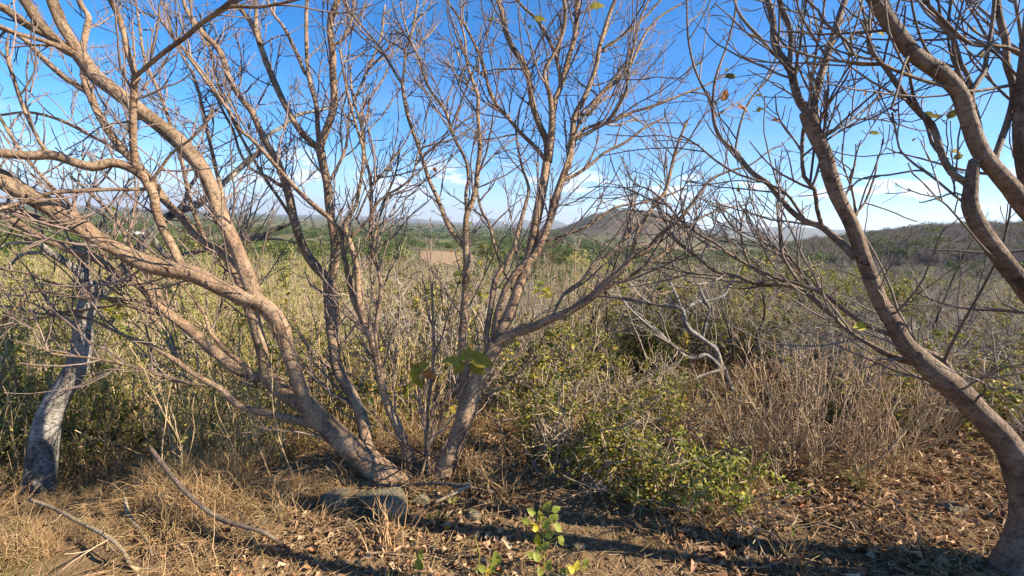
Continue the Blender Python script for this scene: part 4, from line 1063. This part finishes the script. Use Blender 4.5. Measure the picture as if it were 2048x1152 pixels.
# ------------------------------------------------------------------ green shrubs at the middle of the edge
def shrub(label, px, py, w, h, n_leaf, leafm, size, stems=26, cat='shrub', name='leafy_shrub', flat=1.0):
    g = hit(px, py)
    P = []; R = []
    n = 10
    for i in range(stems):
        a = RNG.uniform(0, 6.28); q = RNG.random() ** .6
        tip = np.array([math.cos(a) * q * w, math.sin(a) * q * w * .7, h * (RNG.uniform(.35, 1.0)) * math.sqrt(max(.05, 1 - .75 * q * q))])
        b = np.array([math.cos(a), math.sin(a), 0]) * RNG.uniform(0, .25) * w + np.array([0, 0, -.08])
        t = np.linspace(0, 1, n)[:, None]
        m = (b + tip) / 2 + np.array([0, 0, h * .22])
        pts = b * (1 - t) ** 2 + 2 * m * t * (1 - t) + tip * t ** 2 + RNG.normal(size=(n, 3)) * .02
        pts[:, 2] += np.maximum(ground_z(g[0] + pts[:, 0], g[1] + pts[:, 1]) - g[2], -.5) * flat
        P.append(pts); R.append(np.linspace(.008, .003, n))
    P = np.array(P); R = np.array(R)
    G1, r1 = grow(P, R, 9, (.12, .42), (.5, 1.2), .25, (.004, .0025), 6, .15, .22, guard=None)
    G2, r2 = grow(G1, r1, 9, (.05, .2), (.5, 1.2), .2, (.0028, .0018), 4, .1, .25, guard=None)
    root = thing(name, label, cat, g)
    sm = MB(); tubes(sm, P, R, 5); obj('stems', sm.mesh('stems', M['twig_grey'], True), root, kind='stuff')
    tm = MB(); tubes(tm, G1, r1, 4); tubes(tm, G2, r2, 3); obj('twigs', tm.mesh('twigs', M['twig_pale'], True), root, kind='stuff')
    src = np.concatenate([G1[:, 2:].reshape(-1, 3), G2.reshape(-1, 3)])
    # leaves gather in clumps with gaps between
    key = fbm(src[:, 0] * 3.2 + px, src[:, 1] * 3.2 + src[:, 2] * 4.1, 3, 3)
    src = src[key > -.04]
    pos = src[RNG.integers(0, len(src), n_leaf)] + RNG.normal(size=(n_leaf, 3)) * .018
    lm = MB(); leaves(lm, pos, RNG.normal(size=(n_leaf, 3)) * np.array([1, 1, .5]), RNG.uniform(.6, 1.4, n_leaf) * size, .55, .3, .5)
    obj('leaves', lm.mesh('leaves', M[leafm], True), root, kind='stuff')
    return root
shrub('broad olive green shrub with bare pale twigs right of the main tree base', 1110, 950, .85, .95, 2900, 'leaf_olive', .029)
shrub('loose olive yellow shrub at the right of the central clump', 1290, 900, .72, .8, 1900, 'leaf_olive', .028)
shrub('yellowing green shrub behind the broad olive one, reaching highest', 1160, 850, 1.2, 1.5, 3800, 'leaf_olive', .032)
shrub('low green shrub trailing forward in front of the central clump', 1240, 985, .62, .40, 1500, 'leaf_olive', .034, 18)
shrub('flat creeping vine with yellow green leaves spreading right over the litter', 1400, 1005, .66, .24, 1500, 'leaf_green', .036, 22, 'vine', 'creeping_vine')
shrub('thin olive shrub behind the right hand stem of the main tree', 1040, 840, .75, 1.1, 1700, 'leaf_olive', .034, 18)

for px, py, sc, lb in [(1600, 935, .95, 'russet brown dry shrub of fine twigs in front of the leaning tree'),
                       (1480, 920, .8, 'smaller brown dry shrub beside the foot of the bleached dead tree'),
                       (1730, 930, .9, 'wide tan dry shrub nearest the leaning tree trunk'),
                       (1820, 870, .85, 'faded dry shrub half hidden behind the leaning trunk'),
                       (1660, 880, 1.0, 'tall thin dry shrub behind the russet one')]:
    g = hit(px, py)
    place('dry_shrub', int(RNG.integers(0, 3)), g, RNG.uniform(0, 6), sc, lb, 'shrub', 'dry shrubs on the right')

# ------------------------------------------------------------------ stones
def stone(px, py, w_px, h_px, label, dp=1.0, name='stone', rot=0):
    g = hit(px, py + h_px * .35)
    t = (g - CAM).dot(f_)
    w = w_px * t / F / 2; h = h_px * t / F / 2 * 1.15
    n, k = 44, 64
    th = np.linspace(0, math.pi, n)[:, None]; ph = (np.arange(k) * 2 * math.pi / k)[None]
    x = np.sin(th) * np.cos(ph); y = np.sin(th) * np.sin(ph); z = np.cos(th) + 0 * ph
    V = np.stack([x, y, z], -1)
    sg = lambda v: np.sign(v) * np.abs(v) ** .72
    V = sg(V)
    o = RNG.uniform(0, 99)
    bump = .30 * fbm(V[..., 0] * 1.5 + o, V[..., 1] * 1.5 + V[..., 2] * 1.9, 4, 7)[..., None] + .06 * fbm(V[..., 0] * 9 + o, V[..., 1] * 9 + V[..., 2] * 11, 3, 8)[..., None]
    V = V * (1 + bump)
    for c in range(11):                          # broken faces
        pn = nrm(RNG.normal(size=3) * np.array([1, 1, 1.2])); ex = V @ pn - RNG.uniform(.62, .9)
        V = V - np.maximum(ex, 0)[..., None] * pn * .92
    V = V * np.array([w, w * .62 * dp, h])
    V[0] = V[0].mean(0); V[-1] = V[-1].mean(0)
    i = (np.arange(n - 1) * k)[:, None]; j = np.arange(k)[None]; j2 = (j + 1) % k
    q = np.stack([i + j, i + k + j, i + k + j2, i + j2], -1).reshape(-1, 4)
    me = mesh(name, V.reshape(-1, 3), [q], M['rock'], True)
    thing(name, label, 'stone', (g[0], g[1], g[2] + h * .25), rot, me=me)
stone(680, 1000, 84, 36, 'pale flat stone left of the two largest at the tree foot', rot=.2)
stone(765, 1002, 118, 52, 'largest dark flat stone below the tree foot', rot=-.15)
stone(838, 1004, 40, 30, 'small stone touching the right end of the largest flat stone')
stone(946, 1030, 34, 26, 'rounded grey stone in the litter right of the tree foot')
stone(1158, 1090, 36, 22, 'greyish stone lying beside the climbing seedling')
stone(868, 1098, 17, 15, 'small pale pebble on bare earth below the tree')
stone(551, 1018, 34, 30, 'stone half hidden in grass left of the flat stones')
stone(785, 1026, 40, 20, 'low broken stone just in front of the largest flat one', rot=.4)
stone(1905, 1010, 52, 26, 'dull stone buried in dead leaves near the leaning trunk')

# ------------------------------------------------------------------ fallen sticks
def stick(pts, label, bark='bark_sap', name='fallen_branch', twigd=(0, 0)):
    P = np.array([np.append(at(x, y, t), w / 2 * t / F) for x, y, t, w in pts])
    Q = catmull(P, .03)
    o0 = Q[0, :3].copy()
    mb = MB(); limb_tube(mb, Q, 8, .08)
    r = thing(name, label, 'branch', o0, me=None)
    obj('stem', mb.mesh('stem', M[bark], True, o0), r)
    if twigd[0]:
        P1 = resample(Q, 14)
        G1, r1 = grow(P1[None, :, :3], P1[None, :, 3], twigd[0], (.1, .4), (.4, 1), .1, (.004, .002), 6, .1, .2, guard=.8)
        G2, r2 = grow(G1, r1, twigd[1], (.05, .2), (.4, 1), .1, (.0025, .0016), 4, .1, .2, guard=.8)
        tb = MB(); tubes(tb, G1, r1, 4); tubes(tb, G2, r2, 3)
        if tb.n: obj('twigs', tb.mesh('twigs', M['twig_pale'], True, o0), r, kind='stuff')
def gt(px, py, lift=.02):
    q = hit(px, py); return (q - CAM).dot(f_) * (1 - lift / 2)
stick([(300, 896, 2.3, 8), (329, 933, 2.26, 9), (373, 985, 2.2, 9), (430, 1032, 2.14, 9), (495, 1055, 2.1, 8), (534, 1068, 2.08, 7), (581, 1102, gt(581, 1102), 7)], 'long dark branch slanting down through dry grass at lower left', 'bark_stick', twigd=(2.5, 4))
stick([(60, 1000, 2.4, 6), (110, 1018, 2.3, 7), (160, 1045, 2.2, 8), (205, 1068, 2.12, 8), (240, 1095, 2.05, 8), (268, 1140, gt(268, 1140), 7)], 'pale dry stalk bent over in the grass at the bottom left', 'bark_sap', twigd=(8, 5))
stick([(250, 995, 2.35, 6), (258, 1030, 2.3, 7), (290, 1075, 2.2, 6), (305, 1110, 2.1, 5)], 'short pale stalk hooked over beside the bent one', 'bark_sap')
stick([(675, 975, 2.82, 4), (740, 970, 2.78, 5), (800, 972, 2.74, 6), (870, 966, 2.72, 6), (930, 972, 2.70, 5), (990, 985, gt(990, 985), 4)], 'thin stick lying across the foot of the main tree', 'bark_grey')
stick([(905, 975, 2.7, 7), (940, 970, 2.68, 8), (870, 1005, 2.6, 6)], 'yellowish bent stalk arching over the flat stones', 'bark_sap')
stick([(1480, 1035, gt(1480, 1030), 5), (1560, 1020, gt(1560, 1016), 6), (1660, 1010, gt(1660, 1006), 4)], 'pale thin stick lying in the dead leaves at right', 'bark_white')
stick([(1095, 1060, gt(1095, 1058), 4), (1180, 1075, gt(1180, 1072), 5), (1290, 1095, gt(1290, 1090), 4)], 'long thin twig on the earth below the creeping vine', 'bark_sap')
stick([(700, 1112, gt(700, 1110), 4), (770, 1106, gt(770, 1104), 5), (850, 1118, gt(850, 1115), 4)], 'straight twig on bare earth left of the pebble', 'bark_sap')
stick([(1000, 842, 3.6, 5), (1100, 828, 3.55, 7), (1190, 800, 3.5, 8), (1270, 770, 3.5, 6), (1345, 735, 3.5, 4)], 'bare tan branch poking out across the green shrubs', 'bark_sap', twigd=(5, 5))

# ------------------------------------------------------------------ seedlings with single leaves
def seedling(px, py, h_px, leaf_list, label, m, stem_px=4, cat='seedling', name='seedling'):
    g = hit(px, py); t = (g - CAM).dot(f_) * .985
    base = g
    root = thing(name, label, cat, base)
    top = at(px + leaf_list[0][0] * .2, py - h_px, t)
    n = 8; tt = np.linspace(0, 1, n)[:, None]
    pts = base * (1 - tt) + top * tt + np.array([.01, 0, 0]) * np.sin(tt * 5); pts[0, 2] -= .03
    sm = MB(); tubes(sm, pts[None], np.linspace(.003, .002, n)[None] * stem_px / 4, 5)
    obj('stem', sm.mesh('stem', M['leaf_yg'], True, base), root)
    for dx, dy, sp, an in leaf_list:
        p = at(px + dx, py + dy, t + RNG.uniform(-.05, .05)); size = sp * t / F
        d = r_ * math.cos(an) + u_ * math.sin(an) + f_ * RNG.uniform(-.3, .3)
        mb = MB(); big_leaf(mb, p - d * size * .5, d, -f_ * .7 + u_ * .7 + r_ * RNG.uniform(-.4, .4), size, .68, .15, .3)
        # leaf stalk back to the stem
        k = int(np.clip((-dy) / max(h_px, 1) * (n - 1), 0, n - 1))
        tubes(mb, np.linspace(pts[k], p - d * size * .5, 4)[None], np.full((1, 4), .0014), 4)
        obj('leaf', mb.mesh('leaf', M[m if RNG.random() > .25 else 'yellow'], True, base), root)
seedling(843, 1150, 42, [(-6, -22, 26, 1.6), (-2, -40, 24, 1.4)], 'two leaved bright green seedling on bare earth under the tree', 'leaf_green')
seedling(985, 1150, 34, [(-22, -14, 20, 2.4), (-8, -8, 20, 1.2), (0, -14, 20, 1.4), (8, -34, 28, 1.8), (12, -6, 26, .6), (-30, -8, 16, 2)], 'low seedling with round yellow green leaves at the bottom edge', 'leaf_green')
seedling(1085, 1152, 140, [(-5, -10, 20, 1.8), (12, -22, 22, 1.2), (-12, -40, 22, 2.0), (-25, -42, 18, 2.2), (6, -60, 22, .9), (-10, -74, 24, 1.6), (15, -84, 24, .8), (-16, -98, 22, 2.2),
                           (8, -104, 22, 1.2), (-4, -120, 24, 1.8), (22, -116, 24, .6), (-22, -128, 22, 2.4), (10, -140, 22, 1.0), (32, -96, 26, -.6), (38, -70, 24, -.9), (-34, -110, 20, 2.6), (28, -134, 20, .4), (-8, -58, 20, 1.9)],
         'upright climbing seedling hung with yellow green leaves at bottom centre', 'leaf_green', 4, 'vine', 'climbing_seedling')
seedling(1150, 1150, 22, [(-8, -12, 20, 2.2), (4, -20, 20, 1.2), (14, -10, 24, .5), (-22, -6, 22, 2.6), (22, -26, 18, .8)], 'small yellowing seedling right of the climbing one', 'leaf_green')
seedling(905, 1020, 25, [(-4, -20, 12, 1.8), (6, -22, 12, 1.3)], 'tiny seedling with two pale leaves near the tree foot', 'leaf_yg')
seedling(880, 1050, 20, [(-22, -18, 13, 2.0), (-2, -24, 12, 1.4), (10, -12, 13, .8), (14, 4, 12, .2)], 'tiny green seedling in the straw below the flat stones', 'leaf_green')
seedling(955, 1140, 70, [(0, -72, 14, 1.5)], 'thin dry stalk with one tan leaf standing in the earth', 'grass')

# ------------------------------------------------------------------ grass
def tuft_mesh(n, h, spread, m, lean=.9, w=.0042):
    b = RNG.normal(size=(n, 3)) * spread; b[:, 2] = -.02
    a = RNG.uniform(0, 6.28, n); le = RNG.uniform(.45, 1.1, n) * h
    out = np.stack([np.cos(a), np.sin(a), 0 * a], 1) * (RNG.random((n, 1)) ** .8) * lean * 2
    k = 6; t = np.linspace(0, 1, k)[None, :, None]
    P = b[:, None] + (out[:, None] * t ** 1.5 + np.array([0, 0, 1.0]) * (t - .42 * t * t * np.linalg.norm(out, axis=1)[:, None, None])) * le[:, None, None]
    P[:, 2:] += np.cumsum(RNG.normal(size=(n, k - 2, 3)) * .022, 1)
    R = np.linspace(1, .35, k)[None] * w * RNG.uniform(.5, 1.2, (n, 1))
    mb = MB(); tubes(mb, P, R, 3)
    return mb.mesh('blades', M[m])
for key, args in (('grass_tuft', [(34, .44, .06, 'grass', .45), (26, .52, .09, 'grass', .9), (40, .34, .08, 'grass', 1.0), (34, .45, .05, 'grass_green', .5)]),):
    MODELS[key] = [{'blades': tuft_mesh(*a)} for a in args]
TUFT_LAB = [(955, 985, 1.0, 0, (.1, .75), 'large pale grass tuft leaning right beside the right hand trunk base'),
            (1010, 1000, .8, 2, (.1, .6), 'smaller pale tuft just right of the large leaning one'),
            (815, 1010, .7, 2, (0, 0), 'thin upright tuft in front of the largest flat stone'),
            (780, 1085, .8, 0, (.2, -.3), 'sprawling straw tuft on bare earth below the flat stones'),
            (480, 1125, .7, 1, (0, 0), 'bright straw tuft standing alone at bottom left of centre'),
            (1325, 1085, .6, 2, (0, 0), 'dry tuft in the litter right of the climbing seedling'),
            (1720, 985, .55, 3, (0, 0), 'small greenish tuft among dead leaves at right'),
            (1870, 1110, .5, 2, (0, 0), 'low tan tuft near the leaning trunk'),
            (1720, 960, .7, 2, (0, 0), 'bushy tan tuft at the foot of the wide dry shrub'),
            (1790, 950, .8, 1, (.1, -.1), 'tall olive stalk tuft beside the leaning trunk'),
            (1590, 1140, .55, 0, (0, 0), 'dry tuft in the shadow at the bottom edge right of centre'),
            (640, 1060, .6, 2, (0, .2), 'reddish straw tuft left of the broken stone')]
for px, py, sc, mi, tl, lb in TUFT_LAB:
    place('grass_tuft', mi, hit(px, py), RNG.uniform(0, 6), sc, lb, 'grass', 'grass tufts on the ridge', tl)
def grass_field():
    pts = []
    # thick on the left of the ridge, sparse on the trodden earth, more again on the slope
    for _ in range(9000):
        px = RNG.uniform(-200, 2250); d = math.sqrt(RNG.uniform(1.3 ** 2, 13 ** 2))
        a = math.atan((px - 1024) / F); x = d * math.sin(a) / math.cos(a) if False else d * math.tan(a); y = d
        s = y - float(np.interp(x, EX, EY))
        ppx = px
        if s < 0:
            dens = .32 if ppx < 440 else .16 if ppx < 640 else .06 if ppx < 1000 else .03 if ppx < 1450 else .035
            if s > -.55 and ppx < 1250: dens = max(dens, .45)
            if ppx > 1420 and s > -1.2: dens = max(dens, .22)
            dens *= 2.2 if d < 3.2 else 1
        else:
            dens = .75 if s < 3 else .5
            if ppx > 1250: dens *= .7
        if RNG.random() > dens: continue
        z = float(ground_z(x, y))
        sc = RNG.uniform(.35, .8) * (.72 if s < 0 else 1)
        if s > 1.2: sc *= RNG.uniform(1.0, 2.0)
        pts.append((x, y, z, RNG.uniform(0, 6.28), sc, sc, int(RNG.choice(4, p=[.34, .32, .31, .03]))))
    for _ in range(900):
        px = RNG.uniform(-200, 430); d = RNG.uniform(1.5, 3.4)
        x = d * math.tan(math.atan((px - 1024) / F)); y = d
        sc = RNG.uniform(.25, .62)
        if float(fbm(x * 2.1, y * 2.1, 3, 77)) < -.02: continue
        pts.append((x, y, float(ground_z(x, y)), RNG.uniform(0, 6.28), sc, sc, int(RNG.choice(4, p=[.66, .20, .12, .02]))))
    scatter_stuff('dry_grass', pts, ['grass_tuft'], ('blades',))
grass_field()

# ------------------------------------------------------------------ leaf litter, straw and crumbs of earth
def litter():
    n = 75000
    px = RNG.uniform(200, 2350, n); d = np.sqrt(RNG.uniform(1.25 ** 2, 7.5 ** 2, n))
    x = d * (px - 1024) / F; y = d
    s = y - np.interp(x, EX, EY)
    dens = np.where(px > 1480, .95, np.where(px > 1250, .6, np.where(px > 560, .72, .45))) * np.where(s > .6, .4, 1)
    dens = dens * np.clip(fbm(x * 1.9, y * 1.9, 3, 61) * 4.5 + .75, np.where(px > 1380, .35, .08), 1)
    k = RNG.random(n) < dens
    x, y = x[k], y[k]; n = len(x)
    z = ground_z(x, y) + RNG.uniform(.002, .03, n)
    mb = MB()
    leaves(mb, np.stack([x, y, z], 1), RNG.normal(size=(n, 3)) * np.array([1, 1, .45]), RNG.uniform(.02, .06, n) * np.where(x > .7, 1.3, 1), .5, .7, 1.5)
    obj('leaf_litter', mb.mesh('leaf_litter', M['litter'], True), kind='stuff')
    n = 14000
    px = RNG.uniform(100, 2300, n); d = np.sqrt(RNG.uniform(1.25 ** 2, 4.5 ** 2, n))
    x = d * (px - 1024) / F; y = d; z = ground_z(x, y)
    a = RNG.uniform(0, 6.28, n); le = RNG.uniform(.03, .17, n)
    t = np.linspace(-.5, .5, 4)[None, :]
    X = x[:, None] + np.cos(a)[:, None] * le[:, None] * t; Y = y[:, None] + np.sin(a)[:, None] * le[:, None] * t
    Z = ground_z(X, Y) + .006 + RNG.uniform(0, .03, (n, 1)) + RNG.normal(size=(n, 1)) * .12 * le[:, None] * t
    mb = MB(); tubes(mb, np.stack([X, Y, Z], -1), np.full((n, 4), .0014) * RNG.uniform(.6, 1.6, (n, 1)), 3)
    obj('straw', mb.mesh('straw', M['grass']), kind='stuff')
    n = 7000
    px = RNG.uniform(300, 2300, n); d = np.sqrt(RNG.uniform(1.25 ** 2, 4.2 ** 2, n))
    x = d * (px - 1024) / F; y = d; z = ground_z(x, y)
    r = RNG.uniform(.003, .013, n) * np.where(RNG.random(n) < .05, 1.8, 1)
    oc = np.array([[1, 0, 0], [-1, 0, 0], [0, 1, 0], [0, -1, 0], [0, 0, 1], [0, 0, -1.0]])
    V = np.stack([x, y, z + r * .2], 1)[:, None] + oc[None] * r[:, None, None] * RNG.uniform(.6, 1.3, (n, 6, 1))
    b = (np.arange(n) * 6)[:, None, None]
    tri = np.array([[0, 2, 4], [2, 1, 4], [1, 3, 4], [3, 0, 4], [2, 0, 5], [1, 2, 5], [3, 1, 5], [0, 3, 5]])[None]
    m, nt = mat('earth_crumbs')
    g = N(nt, 'ShaderNodeNewGeometry')
    finish(nt, ramp(nt, g.outputs['Random Per Island'], [(0, (.15, .10, .055)), (1, (.34, .25, .15))]), .95, None, 0, .1)
    me = mesh('earth_crumbs', V.reshape(-1, 3), [(b + tri).reshape(-1, 3)], m)
    obj('earth_crumbs', me, kind='stuff')
litter()

# ------------------------------------------------------------------ the plain, the hill and the ridge
def plain():
    far = {'green_tree': [], 'dry_tree': [], 'bare_tree': []}
    lab = {'green_tree': ('round dark green tree on the plain beyond the thicket', 'tree', 'green trees on the plain'),
           'dry_tree': ('brownish dry crowned tree on the plain beyond the thicket', 'tree', 'dry trees on the plain'),
           'bare_tree': ('grey leafless tree on the wooded ridge at right', 'tree', 'leafless trees on the ridge')}
    cnt = {k: 0 for k in far}; lim = {'green_tree': 300, 'dry_tree': 200, 'bare_tree': 300}
    c = []
    for d0, d1, m in ((75, 150, 300), (150, 320, 700), (320, 700, 1500), (700, 1600, 2600), (1600, 3600, 2600)):
        az = RNG.uniform(-54, 54, m); d = np.sqrt(RNG.uniform(d0 ** 2, d1 ** 2, m))
        c += list(zip(d, az))
    for a_, d0, d1, m in (((29, 56), 200, 460, 4600), ((2, 30), 1000, 1850, 5200)):
        az = RNG.uniform(*a_, m); d = RNG.uniform(d0, d1, m); c += list(zip(d, az))
    c.sort()
    for d, a in c:
        x = d * math.sin(math.radians(a)); y = d * math.cos(math.radians(a))
        if -13.5 < a < -4 and 140 < d < 310: continue
        if 36.5 < a < 42 and 215 < d < 240: continue
        z = float(ground_z(x, y)); ridge = a > 29 and d < 700
        n3 = float(fbm(x / 260, y / 170, 4, 47)) + .5
        if d > 250 and not ridge and n3 < .40 and RNG.random() < .85: continue
        hill = z > -14 and d > 900
        if ridge: kind = 'bare_tree' if RNG.random() < .88 else 'dry_tree' if RNG.random() < .5 else 'green_tree'
        elif hill: kind = 'dry_tree' if RNG.random() < .75 else 'green_tree'
        elif d < 150: kind = 'green_tree' if RNG.random() < .5 else 'bare_tree' if RNG.random() < .5 else 'dry_tree'
        else: kind = 'green_tree' if RNG.random() < .80 else 'dry_tree'
        sc = RNG.uniform(.55, 1.15) * (1.0 if d > 150 else .7) * (.75 if hill else 1)
        mx = 1.65 - d * math.tan(math.radians(2.2 if d < 150 else .3))
        top = z + 6 * sc
        if not ridge and not hill and d < 400 and top > mx: sc = max(.25, (mx - z) / 6)
        mi = int(RNG.integers(0, len(MODELS[kind])))
        if cnt[kind] < lim[kind]:
            lb, ct, gr = lab[kind]
            if kind == 'bare_tree' and not ridge: lb, gr = 'grey leafless tree at the near edge of the plain', 'leafless trees on the plain'
            fw = 'on the near plain' if d < 150 else 'midway over the plain' if d < 260 else 'far over the plain'
            if ridge: fw = 'low on the wooded ridge' if z < -2 else 'high on the wooded ridge'
            lb = ' '.join((('small' if sc < .6 else 'broad'), {'green_tree': 'dark green tree', 'dry_tree': 'dry brownish tree', 'bare_tree': 'grey leafless tree'}[kind], fw,
                           zone(1024 + F * math.tan(math.radians(a)))))
            place(kind, mi, (x, y, z), RNG.uniform(0, 6), sc, lb, ct, gr); cnt[kind] += 1
        else:
            far[kind].append((x, y, z, RNG.uniform(0, 6), sc * 1.1, sc, mi))
    scatter_stuff('far_woodland', far['green_tree'], ['green_tree'], ('trunk', 'crown'))
    scatter_stuff('far_dry_woodland', far['dry_tree'], ['dry_tree'], ('trunk', 'crown'))
    scatter_stuff('ridge_woodland', far['bare_tree'], ['bare_tree'], ('trunk', 'crown'))
plain()

def farm_building(px, py, d, w, dep, h, label):
    p = at(px, py, d); x, y = p[0], p[1]; z = p[2] - h * .5
    root = thing('farm_building', label, 'building', (x, y, z), math.radians(8), 'white roofed sheds on the plain')
    v = np.array([[-w, -dep, -8], [w, -dep, -8], [w, dep, -8], [-w, dep, -8], [-w, -dep, h * .6], [w, -dep, h * .6], [w, dep, h * .6], [-w, dep, h * .6]])
    f = np.array([[0, 1, 5, 4], [1, 2, 6, 5], [2, 3, 7, 6], [3, 0, 4, 7]])
    obj('wall', mesh('wall', v, [f], M['wall']), root)
    e = .6
    v = np.array([[-w - e, -dep - e, h * .58], [w + e, -dep - e, h * .58], [w + e, 0, h * 1.1], [-w - e, 0, h * 1.1], [w + e, dep + e, h * .58], [-w - e, dep + e, h * .58],
                  [-w - e, -dep - e, h * .52], [w + e, -dep - e, h * .52], [w + e, dep + e, h * .52], [-w - e, dep + e, h * .52]])
    f = [np.array([[0, 1, 2, 3], [3, 2, 4, 5], [6, 7, 1, 0], [8, 9, 5, 4], [7, 6, 9, 8]]), np.array([[1, 7, 2], [7, 8, 2], [8, 4, 2], [0, 3, 6], [6, 3, 9], [9, 3, 5]])]
    obj('roof', mesh('roof', v, f, M['white_roof']), root)
    v = np.array([[-w * .2, -dep - .05, -6], [w * .2, -dep - .05, -6], [w * .2, -dep - .05, h * .4], [-w * .2, -dep - .05, h * .4]])
    obj('door', mesh('door', v, [np.array([[0, 1, 2, 3]])], M['bark_dark']), root)
farm_building(232, 468, 330, 9, 6, 5, 'long white roofed shed on the plain at left')
farm_building(268, 470, 345, 6, 5, 4.5, 'shorter white roofed shed right of the long one')

# ------------------------------------------------------------------ the air
def haze():
    b = 19000; z0, z1 = -75, 520
    v = np.array([[-b, -b, z0], [b, -b, z0], [b, b, z0], [-b, b, z0], [-b, -b, z1], [b, -b, z1], [b, b, z1], [-b, b, z1]])
    f = np.array([[0, 3, 2, 1], [4, 5, 6, 7], [0, 1, 5, 4], [1, 2, 6, 5], [2, 3, 7, 6], [3, 0, 4, 7]])
    m = bpy.data.materials.new('pale_air'); m.use_nodes = True
    nt = m.node_tree; nt.nodes.clear()
    pv = N(nt, 'ShaderNodeVolumePrincipled'); pv.inputs['Color'].default_value = (.72, .82, 1.0, 1)
    pv.inputs['Density'].default_value = 9e-5; pv.inputs['Anisotropy'].default_value = .2
    o = N(nt, 'ShaderNodeOutputMaterial'); nt.links.new(pv.outputs[0], o.inputs['Volume'])
    obj('haze', mesh('haze', v, [f], m), kind='stuff')
haze()
